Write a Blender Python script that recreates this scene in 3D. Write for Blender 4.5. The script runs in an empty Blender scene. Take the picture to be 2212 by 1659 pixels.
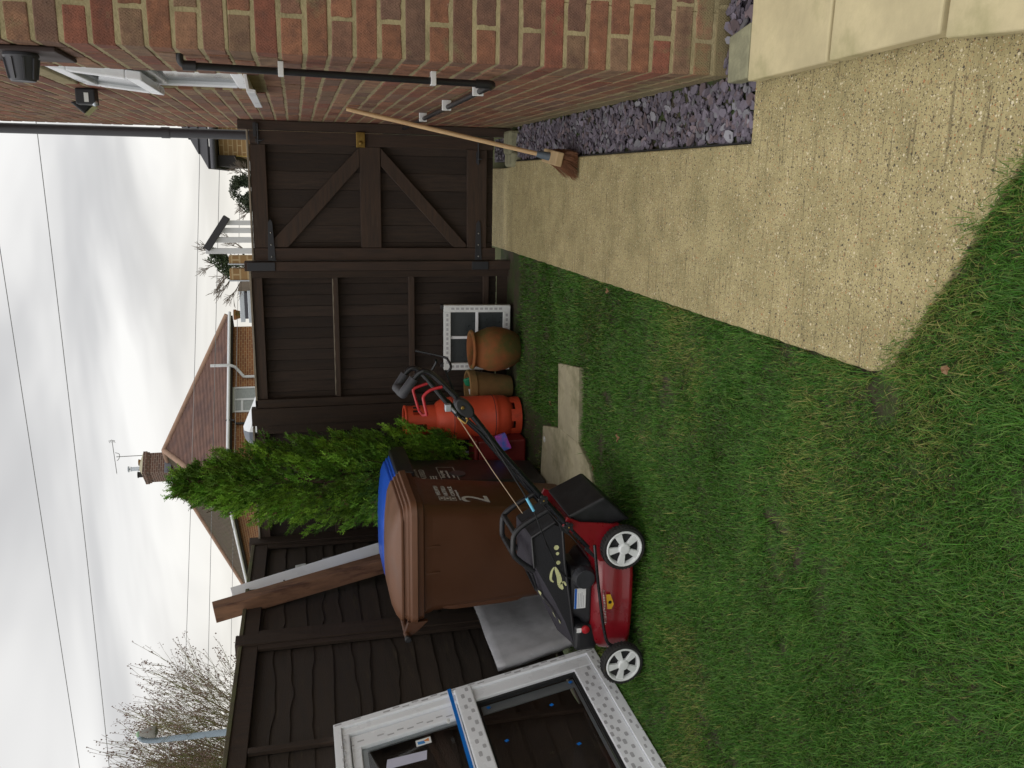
import bpy, bmesh, math, random
import numpy as np
from mathutils import Vector, Matrix, noise
random.seed(7); rng = np.random.default_rng(11)
R = math.radians
C = bpy.context.scene.collection
sc = bpy.context.scene

# ------------------------------------------------------------------ camera
P, RO, YAW, H = R(13.7), R(2.24), R(13.65), 1.46
Fh = Vector((-math.sin(YAW), math.cos(YAW), 0)); Rl = Vector((math.cos(YAW), math.sin(YAW), 0)); Zv = Vector((0, 0, 1))
Fw = Fh*math.cos(P) - Zv*math.sin(P); Dl = -(Zv*math.cos(P) + Fh*math.sin(P))
Rr = Rl*math.cos(RO) + Dl*math.sin(RO); Dd = -Rl*math.sin(RO) + Dl*math.cos(RO)
cam = bpy.data.cameras.new("camera"); camo = bpy.data.objects.new("camera", cam); C.objects.link(camo)
m = Matrix.Identity(4)
for i in range(3):
    m[i][0] = Dd[i]; m[i][1] = Rr[i]; m[i][2] = -Fw[i]
m[0][3], m[1][3], m[2][3] = 0, 0, H
camo.matrix_world = m
cam.sensor_width = 36; cam.lens = 36*1853/2212; cam.clip_start = 0.05; cam.clip_end = 2000
sc.camera = camo

# ------------------------------------------------------------------ world, sun, exposure
SUN_EL, SUN_AZ = R(58), R(215)          # azimuth clockwise from +Y
w = bpy.data.worlds.new("World"); sc.world = w; w.use_nodes = True
nt = w.node_tree; nt.nodes.clear()
def N(t, nt_, **kw):
    n = nt_.nodes.new(t)
    for k, v in kw.items(): setattr(n, k, v)
    return n
def LK(nt_, a, b): nt_.links.new(a, b)
out = N('ShaderNodeOutputWorld', nt); bg = N('ShaderNodeBackground', nt); LK(nt, bg.outputs[0], out.inputs[0])
bg.inputs[1].default_value = 0.1
sky = N('ShaderNodeTexSky', nt); sky.sky_type = 'NISHITA'; sky.sun_disc = False
sky.sun_elevation = SUN_EL; sky.sun_rotation = SUN_AZ
tc = N('ShaderNodeTexCoord', nt); sep = N('ShaderNodeSeparateXYZ', nt); LK(nt, tc.outputs['Generated'], sep.inputs[0])
def math_(op, a, b=None, c=None, nt_=None, clamp=False):
    nt_ = nt_ or nt
    n = N('ShaderNodeMath', nt_, operation=op); n.use_clamp = clamp
    for i, v in enumerate((a, b, c)):
        if v is None: continue
        if isinstance(v, (int, float)): n.inputs[i].default_value = v
        else: LK(nt_, v, n.inputs[i])
    return n.outputs[0]
def ramp_(nt_, fac, stops):
    n = N('ShaderNodeValToRGB', nt_); cr = n.color_ramp
    while len(cr.elements) < len(stops): cr.elements.new(0.5)
    for e, (p, c) in zip(cr.elements, stops):
        e.position = p; e.color = (c[0], c[1], c[2], 1)
    LK(nt_, fac, n.inputs[0]); return n.outputs[0]
zz = math_('MAXIMUM', sep.outputs[2], 0.0); den = math_('ADD', zz, 0.16)
cx = math_('DIVIDE', sep.outputs[0], den); cy = math_('DIVIDE', sep.outputs[1], den)
comb = N('ShaderNodeCombineXYZ', nt); LK(nt, cx, comb.inputs[0]); LK(nt, cy, comb.inputs[1])
mp = N('ShaderNodeMapping', nt); LK(nt, comb.outputs[0], mp.inputs[0]); mp.inputs['Scale'].default_value = (0.95, 1.15, 1); mp.inputs['Location'].default_value = (1.3, 0.4, 0)
n1 = N('ShaderNodeTexNoise', nt); LK(nt, mp.outputs[0], n1.inputs['Vector'])
n1.inputs['Scale'].default_value = 0.75; n1.inputs['Detail'].default_value = 4; n1.inputs['Roughness'].default_value = 0.5; n1.inputs['Distortion'].default_value = 0.5
cl = ramp_(nt, n1.outputs[0], [(0.32, (0.58, 0.575, 0.58)), (0.42, (0.73, 0.725, 0.722)), (0.50, (0.92, 0.91, 0.895)), (0.58, (1.08, 1.07, 1.045))])
# overcast: brighter towards the zenith; pale cream band low over the horizon ahead
n_ = N('ShaderNodeMapRange', nt); n_.interpolation_type = 'SMOOTHSTEP'; LK(nt, sep.outputs[2], n_.inputs[0])
n_.inputs[1].default_value = 0.36; n_.inputs[2].default_value = 0.8; n_.inputs[3].default_value = 1.0; n_.inputs[4].default_value = 1.45
gl = N('ShaderNodeMapRange', nt); gl.interpolation_type = 'SMOOTHSTEP'; LK(nt, sep.outputs[2], gl.inputs[0])
gl.inputs[1].default_value = 0.0; gl.inputs[2].default_value = 0.22; gl.inputs[3].default_value = 1.0; gl.inputs[4].default_value = 0.0
mixg = N('ShaderNodeMix', nt, data_type='RGBA'); LK(nt, math_('MULTIPLY', gl.outputs[0], 0.75), mixg.inputs[0]); LK(nt, cl, mixg.inputs[6]); mixg.inputs[7].default_value = (1.06, 1.0, 0.88, 1)
sc1 = N('ShaderNodeVectorMath', nt, operation='SCALE'); LK(nt, mixg.outputs[2], sc1.inputs[0]); LK(nt, math_('MULTIPLY', n_.outputs[0], 9.6), sc1.inputs[3])
mixs = N('ShaderNodeMix', nt, data_type='RGBA'); mixs.inputs[0].default_value = 0.94; LK(nt, sky.outputs[0], mixs.inputs[6]); LK(nt, sc1.outputs[0], mixs.inputs[7])
LK(nt, mixs.outputs[2], bg.inputs[0])
sl = bpy.data.lights.new("sun", 'SUN'); sl.energy = 0.5; sl.angle = R(35); sl.color = (1, 0.96, 0.9)
so = bpy.data.objects.new("sun", sl); C.objects.link(so)
sd = Vector((math.sin(SUN_AZ)*math.cos(SUN_EL), math.cos(SUN_AZ)*math.cos(SUN_EL), math.sin(SUN_EL)))
so.rotation_euler = sd.to_track_quat('Z', 'Y').to_euler(); so.location = (0, 0, 20)
sc.view_settings.view_transform = 'Standard'; sc.view_settings.look = 'None'; sc.view_settings.exposure = 0; sc.view_settings.gamma = 1
sc.cycles.max_bounces = 6; sc.cycles.transparent_max_bounces = 12

# ------------------------------------------------------------------ helpers
def lin(r, g, b):
    f = lambda c: (c/255/12.92 if c/255 <= .04045 else ((c/255+.055)/1.055)**2.4)
    return (f(r), f(g), f(b))
def mat(name, col, rough=.6, var=.12, scale=6, stretch=(1, 1, 1), metal=0, bump=0, bscale=80, col2=None, c2=(.55, .7), attr=False, spec=.5, coat=0, detail=5, alpha=None):
    m_ = bpy.data.materials.new(name); m_.use_nodes = True; t = m_.node_tree; b = t.nodes['Principled BSDF']
    tcn = N('ShaderNodeTexCoord', t); mpn = N('ShaderNodeMapping', t); LK(t, tcn.outputs['Object'], mpn.inputs[0]); mpn.inputs['Scale'].default_value = stretch
    nz = N('ShaderNodeTexNoise', t); LK(t, mpn.outputs[0], nz.inputs['Vector']); nz.inputs['Scale'].default_value = scale; nz.inputs['Detail'].default_value = detail; nz.inputs['Roughness'].default_value = .6
    if attr:
        a = N('ShaderNodeAttribute', t); a.attribute_name = 'col'; base = a.outputs['Color']
    else:
        rg = N('ShaderNodeRGB', t); rg.outputs[0].default_value = (*col, 1); base = rg.outputs[0]
    f = N('ShaderNodeMapRange', t); LK(t, nz.outputs[0], f.inputs[0]); f.inputs[1].default_value = .28; f.inputs[2].default_value = .72; f.inputs[3].default_value = 1-var; f.inputs[4].default_value = 1+var
    vs = N('ShaderNodeVectorMath', t, operation='SCALE'); LK(t, base, vs.inputs[0]); LK(t, f.outputs[0], vs.inputs[3])
    res = vs.outputs[0]
    if col2:
        nz2 = N('ShaderNodeTexNoise', t); LK(t, mpn.outputs[0], nz2.inputs['Vector']); nz2.inputs['Scale'].default_value = scale*.6; nz2.inputs['Detail'].default_value = 8; nz2.inputs['Roughness'].default_value = .65
        mr = N('ShaderNodeMapRange', t); LK(t, nz2.outputs[0], mr.inputs[0]); mr.inputs[1].default_value = c2[0]; mr.inputs[2].default_value = c2[1]
        mx = N('ShaderNodeMix', t, data_type='RGBA'); LK(t, mr.outputs[0], mx.inputs[0]); LK(t, res, mx.inputs[6]); mx.inputs[7].default_value = (*col2, 1); res = mx.outputs[2]
    LK(t, res, b.inputs['Base Color'])
    rr = N('ShaderNodeMapRange', t); LK(t, nz.outputs[0], rr.inputs[0]); rr.inputs[1].default_value = .3; rr.inputs[2].default_value = .7; rr.inputs[3].default_value = max(rough-.1, .05); rr.inputs[4].default_value = min(rough+.1, 1); LK(t, rr.outputs[0], b.inputs['Roughness'])
    b.inputs['Metallic'].default_value = metal; b.inputs['Specular IOR Level'].default_value = spec; b.inputs['Coat Weight'].default_value = coat
    if bump:
        nb = N('ShaderNodeTexNoise', t); LK(t, mpn.outputs[0], nb.inputs['Vector']); nb.inputs['Scale'].default_value = bscale; nb.inputs['Detail'].default_value = 4
        bp = N('ShaderNodeBump', t); bp.inputs['Strength'].default_value = bump; bp.inputs['Distance'].default_value = .004; LK(t, nb.outputs[0], bp.inputs['Height']); LK(t, bp.outputs[0], b.inputs['Normal'])
    return m_
def glass(name, tint=(.9, .95, .93), refl=.10, rough=.02):
    m_ = bpy.data.materials.new(name); m_.use_nodes = True; t = m_.node_tree; t.nodes.clear()
    o = N('ShaderNodeOutputMaterial', t); mx = N('ShaderNodeMixShader', t); tr = N('ShaderNodeBsdfTransparent', t); gs = N('ShaderNodeBsdfGlossy', t)
    tr.inputs[0].default_value = (*tint, 1); gs.inputs[1].default_value = rough; mx.inputs[0].default_value = refl
    fr = N('ShaderNodeLayerWeight', t)          # symmetric, so the far face of the pane does not turn mirror
    LK(t, math_('ADD', math_('MULTIPLY', math_('POWER', fr.outputs[1], 5, nt_=t), .7, nt_=t), refl, nt_=t), mx.inputs[0])
    LK(t, tr.outputs[0], mx.inputs[1]); LK(t, gs.outputs[0], mx.inputs[2]); LK(t, mx.outputs[0], o.inputs[0]); return m_

def smooth(pts, k=6):
    pts = [Vector(p) for p in pts]; o = []
    for i in range(len(pts)-1):
        p0 = pts[max(i-1, 0)]; p1 = pts[i]; p2 = pts[i+1]; p3 = pts[min(i+2, len(pts)-1)]
        for j in range(k):
            t = j/k
            o.append(.5*((2*p1)+(p2-p0)*t+(2*p0-5*p1+4*p2-p3)*t*t+(3*p1-p0-3*p2+p3)*t**3))
    o.append(pts[-1]); return o
class B:
    def __init__(s): s.v = []; s.f = []; s.c = []; s.cur = (.5, .5, .5); s.mi = []; s.m = 0
    def add(s, vs, fs):
        o = len(s.v); s.v += [tuple(v) for v in vs]; s.c += [s.cur]*len(vs)
        s.f += [tuple(i+o for i in f) for f in fs]; s.mi += [s.m]*len(fs); return s
    def hexa(s, p): return s.add(p, [(0, 3, 2, 1), (4, 5, 6, 7), (0, 1, 5, 4), (1, 2, 6, 5), (2, 3, 7, 6), (3, 0, 4, 7)])
    def box(s, x0, x1, y0, y1, z0, z1): return s.hexa([(x0, y0, z0), (x1, y0, z0), (x1, y1, z0), (x0, y1, z0), (x0, y0, z1), (x1, y0, z1), (x1, y1, z1), (x0, y1, z1)])
    def obox(s, c, ax, ay, az):
        c, ax, ay, az = map(Vector, (c, ax, ay, az)); q = [(-1, -1), (1, -1), (1, 1), (-1, 1)]
        return s.hexa([c+ax*a+ay*b-az for a, b in q]+[c+ax*a+ay*b+az for a, b in q])
    def beam(s, p0, p1, wd, th, side=(0, 1, 0)):      # rectangular bar from p0 to p1: wd across, th along 'side'
        p0, p1 = Vector(p0), Vector(p1); d = (p1-p0); n = Vector(side).normalized(); a = d.cross(n).normalized(); n = a.cross(d).normalized()
        return s.obox((p0+p1)/2, d/2, a*wd/2, n*th/2)
    def prism(s, poly, vec):
        n = len(poly); v = Vector(vec); a = [Vector(p) for p in poly]
        return s.add(a+[p+v for p in a], [tuple(range(n-1, -1, -1)), tuple(range(n, 2*n))]+[(i, (i+1) % n, n+(i+1) % n, n+i) for i in range(n)])
    def tube(s, pts, r, n=8, cap=True):
        pts = [Vector(p) for p in pts]; k = len(pts); rs = r if isinstance(r, (list, tuple)) else [r]*k
        t0 = (pts[1]-pts[0]).normalized(); u = t0.orthogonal().normalized(); vs = []
        for i, p in enumerate(pts):
            t = (pts[min(i+1, k-1)]-pts[max(i-1, 0)]).normalized()
            u = (u-t*u.dot(t)); u = u.normalized() if u.length > 1e-6 else t.orthogonal().normalized(); b = t.cross(u)
            for j in range(n):
                a = 2*math.pi*j/n; vs.append(p+(u*math.cos(a)+b*math.sin(a))*rs[i])
        fs = [(i*n+j, i*n+(j+1) % n, (i+1)*n+(j+1) % n, (i+1)*n+j) for i in range(k-1) for j in range(n)]
        if cap: fs += [tuple(range(n-1, -1, -1)), tuple(range((k-1)*n, k*n))]
        return s.add(vs, fs)
    def lathe(s, prof, c=(0, 0, 0), n=32, axis=(0, 0, 1), capb=True, capt=True):
        ax = Vector(axis).normalized(); u = ax.orthogonal().normalized(); b = ax.cross(u); c = Vector(c); vs = []
        for r, z in prof:
            for j in range(n):
                a = 2*math.pi*j/n; vs.append(c+ax*z+(u*math.cos(a)+b*math.sin(a))*r)
        k = len(prof); fs = [(i*n+j, i*n+(j+1) % n, (i+1)*n+(j+1) % n, (i+1)*n+j) for i in range(k-1) for j in range(n)]
        if capb: fs.append(tuple(range(n-1, -1, -1)))
        if capt: fs.append(tuple(range((k-1)*n, k*n)))
        return s.add(vs, fs)
    def loft(s, secs, n=6, cap=True):                  # rounded rectangles (z, x0, x1, y0, y1, r)
        vs = []
        for z, x0, x1, y0, y1, r in secs:
            for cx_, cy_, a0 in ((x1-r, y1-r, 0), (x0+r, y1-r, 90), (x0+r, y0+r, 180), (x1-r, y0+r, 270)):
                for j in range(n):
                    a = R(a0+90*j/(n-1)); vs.append((cx_+r*math.cos(a), cy_+r*math.sin(a), z))
        q = 4*n; k = len(secs); fs = [(i*q+j, i*q+(j+1) % q, (i+1)*q+(j+1) % q, (i+1)*q+j) for i in range(k-1) for j in range(q)]
        if cap: fs += [tuple(range(q-1, -1, -1)), tuple(range((k-1)*q, k*q))]
        return s.add(vs, fs)
    def ball(s, c, r, n=8, k=5, sq=(1, 1, 1)):
        c = Vector(c); vs = []
        for i in range(k+1):
            p = math.pi*i/k
            for j in range(n):
                a = 2*math.pi*j/n; vs.append(c+Vector((r*sq[0]*math.sin(p)*math.cos(a), r*sq[1]*math.sin(p)*math.sin(a), -r*sq[2]*math.cos(p))))
        return s.add(vs, [(i*n+j, i*n+(j+1) % n, (i+1)*n+(j+1) % n, (i+1)*n+j) for i in range(k) for j in range(n)])
    def build(s, name, mt, parent=None, bev=0, sm=None, label=None, cat=None, group=None, kind=None, origin=None, fixn=True, seg=2):
        me = bpy.data.meshes.new(name)
        org = Vector(origin) if origin else Vector((0, 0, 0))
        po = Vector((0, 0, 0)); q = parent
        while q: po = po+q.location; q = q.parent
        off = org if not parent else po
        me.from_pydata([(a-off.x, b-off.y, c-off.z) for a, b, c in s.v], [], s.f)
        for mm in (mt if isinstance(mt, (list, tuple)) else [mt]): me.materials.append(mm)
        if max(s.mi or [0]): me.polygons.foreach_set('material_index', s.mi)
        at = me.color_attributes.new('col', 'FLOAT_COLOR', 'POINT'); at.data.foreach_set('color', np.array([(*c, 1) for c in s.c], dtype=np.float32).ravel())
        if fixn:
            bm = bmesh.new(); bm.from_mesh(me); bmesh.ops.recalc_face_normals(bm, faces=bm.faces); bm.to_mesh(me); bm.free()
        if sm is not None:
            me.polygons.foreach_set('use_smooth', [True]*len(me.polygons)); me.set_sharp_from_angle(angle=R(sm))
        o = bpy.data.objects.new(name, me); C.objects.link(o)
        if parent: o.parent = parent
        else: o.location = org
        if bev:
            md = o.modifiers.new('bevel', 'BEVEL'); md.width = bev; md.segments = seg; md.limit_method = 'ANGLE'; md.angle_limit = R(40)
        tag(o, label, cat, group, kind); return o
def tag(o, label=None, cat=None, group=None, kind=None):
    for k, v in (('label', label), ('category', cat), ('group', group), ('kind', kind)):
        if v: o[k] = v
    return o
def thing(name, label, cat, loc, group=None):
    o = bpy.data.objects.new(name, None); C.objects.link(o); o.location = loc; o.empty_display_size = .1
    return tag(o, label, cat, group)
def text_verts(b, s, M4, size, ext=.0008, align='LEFT'):
    cu = bpy.data.curves.new('t', 'FONT'); cu.body = s; cu.size = size; cu.extrude = ext; cu.align_x = align; cu.resolution_u = 3
    ob = bpy.data.objects.new('t', cu); C.objects.link(ob)
    me = bpy.data.meshes.new_from_object(ob.evaluated_get(bpy.context.evaluated_depsgraph_get()))
    b.add([M4 @ v.co for v in me.vertices], [tuple(p.vertices) for p in me.polygons])
    bpy.data.objects.remove(ob); bpy.data.meshes.remove(me)
def frame_m(o, x, y):
    x = Vector(x).normalized(); y = Vector(y); y = (y-x*y.dot(x)).normalized(); z = x.cross(y)
    return Matrix(((x.x, y.x, z.x, o[0]), (x.y, y.y, z.y, o[1]), (x.z, y.z, z.z, o[2]), (0, 0, 0, 1)))
def rnd(a, b): return random.uniform(a, b)
def nz2(x, y, s=1, o=0): return noise.noise(Vector((x*s+o, y*s-o, o*1.7)))

# ------------------------------------------------------------------ materials
dark_wood = mat('dark stained timber', lin(63, 48, 39), .75, .42, 5, (14, 14, 1.2), bump=.5, bscale=40, col2=lin(80, 68, 60), c2=(.62, .8))
dark_wood_h = mat('dark stained timber laid level', lin(65, 50, 40), .75, .42, 5, (1.2, 1.2, 14), bump=.5, bscale=40, col2=lin(82, 70, 60), c2=(.62, .8))
fence_wood = mat('old dark fence timber', lin(57, 44, 35), .85, .42, 4, (14, 14, 1.2), bump=.6, bscale=40, col2=lin(74, 62, 54), c2=(.6, .8))
fence_board = mat('dark fence boards', (0, 0, 0), .85, .45, 5, (14, 14, 1.2), bump=.6, bscale=40, attr=True)
waney_wood = mat('waney lap boards', (0, 0, 0), .85, .28, 4, (8, 1.2, 9), bump=.6, bscale=40, attr=True, col2=lin(74, 66, 46), c2=(.6, .82))
green_cap = mat('algae stained timber', lin(90, 84, 66), .9, .3, 9, col2=lin(96, 100, 66), c2=(.45, .65))
pale_edge = mat('weathered pale timber', lin(140, 130, 115), .9, .25, 9, bump=.3)
iron = mat('black painted iron', lin(46, 47, 52), .5, .2, 20, bump=.2)
steel = mat('bright steel', lin(190, 190, 188), .3, .1, 20, metal=1)
brass = mat('old brass', lin(150, 124, 70), .42, .3, 30, metal=1)
upvc = mat('white plastic', lin(240, 242, 246), .3, .04, 4)
upvc_dim = mat('greyed white plastic', lin(228, 231, 230), .45, .08, 9)
print_grey = mat('grey print on protective tape', lin(184, 184, 188), .5, .08, 30)
black_pl = mat('black plastic', lin(34, 34, 37), .42, .2, 14)
black_gloss = mat('black enamel tube', lin(24, 25, 29), .25, .15, 14)
grey_pl = mat('dark grey plastic', lin(72, 72, 78), .45, .12, 14)
white_pl = mat('grubby white plastic', lin(232, 234, 234), .4, .06, 14, col2=lin(170, 165, 150), c2=(.6, .75))
tyre_m = mat('muddy black tyre', lin(38, 37, 36), .8, .3, 25, bump=.6, bscale=120, col2=lin(84, 74, 58), c2=(.6, .75))
red_mower = mat('red mower enamel', (0.21, .006, .012), .3, .14, 8, coat=.4, col2=(.12, .03, .025), c2=(.6, .78))
red_lever = mat('bright red enamel', (0.42, .012, .02), .35, .15, 14)
orange_gas = mat('scuffed orange red paint', (0.70, .085, .034), .5, .14, 9, col2=(.40, .05, .025), c2=(.58, .74), bump=.15)
terra = mat('terracotta', lin(142, 86, 47), .9, .22, 7, bump=.4, bscale=40, col2=lin(92, 88, 42), c2=(.42, .6))
terra2 = mat('weathered buff terracotta', lin(146, 112, 70), .9, .22, 7, bump=.4, bscale=40, col2=lin(112, 104, 62), c2=(.46, .66))
brown_bin = mat('brown bin plastic', lin(86, 53, 33), .42, .1, 5, bump=.06, bscale=300, col2=lin(94, 61, 42), c2=(.6, .8))
brown_lid = mat('weathered brown lid plastic', lin(112, 76, 55), .48, .14, 5, bump=.05, bscale=300, col2=lin(130, 98, 80), c2=(.55, .8))
black_bin = mat('black bin plastic', lin(46, 44, 46), .42, .12, 5, bump=.06, bscale=300)
blue_bin = mat('blue bin lid plastic', (.018, .10, .60), .38, .1, 5)
white_print = mat('white print', lin(196, 196, 192), .6, .14, 60, col2=lin(130, 122, 116), c2=(.6, .75))
slate_m = mat('plum slate', (0, 0, 0), .6, .18, 40, attr=True, bump=.3, bscale=120)
paving = mat('buff riven paving', lin(200, 187, 148), .85, .2, 5, bump=.7, bscale=22, col2=lin(160, 154, 112), c2=(.5, .72), detail=8)
step_m = mat('worn concrete slab', lin(160, 152, 126), .9, .2, 7, bump=.6, bscale=40, col2=lin(120, 116, 88), c2=(.5, .68))
stone_m = mat('rough lichened concrete', lin(140, 138, 112), .95, .3, 14, bump=1, bscale=60)
soil_m = mat('damp soil', lin(62, 54, 40), 1, .4, 14, bump=1, bscale=60, col2=lin(52, 66, 28), c2=(.42, .58))
ground_m = mat('rough ground', lin(88, 92, 60), 1, .3, 2)
grass_m = mat('grass blades', (0, 0, 0), .55, .1, 3, attr=True, spec=.3)
leaf_m = mat('conifer sprays', (0, 0, 0), .6, .15, 3, attr=True, spec=.3)
ivy_m = mat('ivy leaves', (0, 0, 0), .6, .15, 3, attr=True)
bark_m = mat('mossy bark', lin(132, 118, 88), .9, .25, 6, bump=.4, col2=lin(130, 136, 86), c2=(.45, .6))
twig_m = mat('grey brown twigs', lin(128, 116, 106), .9, .2, 4)
seed_m = mat('brown seed clusters', lin(128, 106, 98), .9, .25, 9)
oak_new = mat('treated redwood post', lin(126, 91, 68), .8, .3, 3, (8, 8, 1.4), bump=.5, bscale=40, col2=lin(78, 48, 36), c2=(.5, .66), detail=8)
pale_wood = mat('pale broom handle', lin(216, 182, 138), .55, .14, 6, (9, 9, 1), col2=lin(170, 120, 76), c2=(.55, .75))
block_wood = mat('broom head wood', lin(188, 162, 122), .7, .15, 9)
bristle_m = mat('brown bristles', lin(120, 80, 54), .8, .25, 30)
grey_blue = mat('grey blue sleeve', lin(96, 108, 120), .5, .1, 9)
poly_m = mat('cloudy polythene', lin(186, 186, 190), .16, .2, 5, (1, 1, 1), bump=1, bscale=11, col2=lin(240, 240, 244), c2=(.54, .66), coat=.6)
tape_blue = mat('blue packing strap', (.004, .17, .62), .4, .06, 9)
dark_glass = mat('dark window glass', lin(60, 68, 76), .08, .15, 3, spec=.8)
obscure = mat('obscured dark glass', lin(48, 54, 56), .35, .2, 40, bump=.4, bscale=120)
clear = glass('clear glass', (.985, .99, .99), .035); 
spacer_m = mat('aluminium spacer', lin(150, 156, 160), .4, .1, 9, metal=.6)
rubber = mat('black rubber seal', lin(24, 24, 25), .6, .1, 9)
paper_m = mat('lilac white paper', lin(196, 196, 214), .8, .05, 9)
roof_tile = mat('weathered red roof tiles', lin(120, 92, 82), .9, .26, 2.6, bump=.2, col2=lin(100, 78, 74), c2=(.45, .62), detail=9)
roof_moss = mat('mossy dark roof tiles', lin(96, 84, 70), .9, .3, 3, bump=.2, col2=lin(88, 86, 62), c2=(.5, .65), detail=9)
roof_dark = mat('dark slate roof', lin(62, 62, 66), .8, .2, 4)
far_white = mat('white painted trim', lin(224, 226, 230), .5, .05, 3)
far_dark = mat('dark soffit', lin(40, 36, 36), .8, .2, 3)
lead_m = mat('lead flashing', lin(110, 114, 122), .6, .2, 6)
mortar_cap = mat('mortar flaunching', lin(170, 164, 140), .9, .15, 6)
alum = mat('aluminium', lin(196, 202, 210), .35, .1, 9, metal=.7)
lamp_blue = mat('pale blue grey paint', lin(150, 166, 182), .5, .08, 5)
wire_m = mat('grey cable', lin(140, 140, 142), .7, .1, 3)
yellow_m = mat('yellow warning sticker', (.75, .42, .02), .5, .05, 9)
cream_m = mat('cream print', lin(214, 214, 160), .6, .1, 20)
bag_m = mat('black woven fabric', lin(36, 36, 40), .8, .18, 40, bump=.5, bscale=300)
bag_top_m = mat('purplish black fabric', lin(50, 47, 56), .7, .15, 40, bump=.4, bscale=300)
red_plain = mat('dull red plastic', (.16, .014, .012), .5, .2, 9)

def brick_mat(name, zig=True):
    m_ = mat(name, (0, 0, 0), .9, .34, 26, attr=True, bump=0, col2=(.115, .058, .044), c2=(.5, .78), detail=8); t = m_.node_tree; b = t.nodes['Principled BSDF']
    tcn = N('ShaderNodeTexCoord', t); se = N('ShaderNodeSeparateXYZ', t); LK(t, tcn.outputs['Object'], se.inputs[0])
    h = math_('ADD', se.outputs[0], se.outputs[1], nt_=t)
    zg = math_('PINGPONG', se.outputs[2], .006, nt_=t)
    ph = math_('ADD', math_('MULTIPLY', h, 2*math.pi/.0085, nt_=t), math_('MULTIPLY', zg, 420, nt_=t), nt_=t)
    s_ = math_('SINE', ph, nt_=t)
    nb = N('ShaderNodeTexNoise', t); LK(t, tcn.outputs['Object'], nb.inputs['Vector']); nb.inputs['Scale'].default_value = 170; nb.inputs['Detail'].default_value = 3
    nl = N('ShaderNodeTexNoise', t); LK(t, tcn.outputs['Object'], nl.inputs['Vector']); nl.inputs['Scale'].default_value = 9
    old = b.inputs['Base Color'].links[0].from_socket
    def stain(old, scale, lo, hi, col, extra=None, amt=1):
        q = N('ShaderNodeTexNoise', t); LK(t, tcn.outputs['Object'], q.inputs['Vector']); q.inputs['Scale'].default_value = scale; q.inputs['Detail'].default_value = 9; q.inputs['Roughness'].default_value = .68
        v = q.outputs[0] if extra is None else math_('ADD', q.outputs[0], extra, nt_=t)
        r = N('ShaderNodeMapRange', t); LK(t, v, r.inputs[0]); r.inputs[1].default_value = lo; r.inputs[2].default_value = hi; r.inputs[4].default_value = amt
        mx = N('ShaderNodeMix', t, data_type='RGBA'); LK(t, r.outputs[0], mx.inputs[0]); LK(t, old, mx.inputs[6]); mx.inputs[7].default_value = (*col, 1); return mx.outputs[2]
    old = stain(old, 26, .66, .76, (.40, .34, .27), None, .6)                      # salt and mortar smears
    low = N('ShaderNodeMapRange', t); LK(t, se.outputs[2], low.inputs[0]); low.inputs[1].default_value = .26; low.inputs[2].default_value = .02; low.inputs[4].default_value = .30
    old = stain(old, 9, .58, .74, lin(132, 122, 88), low.outputs[0], .85)          # mortar slurry on the lowest courses
    LK(t, old, b.inputs['Base Color'])
    hh = math_('ADD', math_('MULTIPLY', math_('MULTIPLY', s_, nl.outputs[0], nt_=t), .5, nt_=t), math_('MULTIPLY', nb.outputs[0], 1.6, nt_=t), nt_=t)
    bp = N('ShaderNodeBump', t); bp.inputs['Strength'].default_value = .8; bp.inputs['Distance'].default_value = .0025; LK(t, hh, bp.inputs['Height']); LK(t, bp.outputs[0], b.inputs['Normal'])
    return m_
brick_m = brick_mat('rustic red brick')
mortar_m = mat('buff mortar', lin(163, 149, 114), .95, .16, 14, bump=.9, bscale=130, col2=lin(138, 127, 94), c2=(.45, .65))
def far_brick(name, c1, c2_, mo):
    m_ = bpy.data.materials.new(name); m_.use_nodes = True; t = m_.node_tree; b = t.nodes['Principled BSDF']
    tcn = N('ShaderNodeTexCoord', t); mpn = N('ShaderNodeMapping', t); LK(t, tcn.outputs['UV'], mpn.inputs[0])
    br = N('ShaderNodeTexBrick', t); LK(t, mpn.outputs[0], br.inputs['Vector']); br.inputs['Scale'].default_value = 1
    br.inputs['Color1'].default_value = (*c1, 1); br.inputs['Color2'].default_value = (*c2_, 1); br.inputs['Mortar'].default_value = (*mo, 1)
    br.inputs['Brick Width'].default_value = .225; br.inputs['Row Height'].default_value = .075; br.inputs['Mortar Size'].default_value = .008
    LK(t, br.outputs[0], b.inputs['Base Color']); b.inputs['Roughness'].default_value = .9; return m_
far_brick_red = far_brick('orange red house brick', lin(150, 96, 60), lin(126, 78, 54), lin(178, 150, 112))
far_brick_dark = far_brick('sooty chimney brick', lin(108, 78, 66), lin(84, 64, 58), lin(150, 136, 124))
far_brick_tan = far_brick('tan house brick', lin(172, 138, 94), lin(150, 116, 78), lin(196, 172, 132))
def uv_wall(o):            # metres along the wall / height
    me = o.data; uv = me.uv_layers.new(name='UVMap')
    for p in me.polygons:
        n = p.normal; h = Vector((-n.y, n.x, 0)); h = h.normalized() if h.length > .1 else Vector((1, 0, 0))
        for li in p.loop_indices:
            c = me.vertices[me.loops[li].vertex_index].co
            uv.data[li].uv = (c.dot(h), c.z if abs(n.z) < .7 else c.y)

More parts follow.
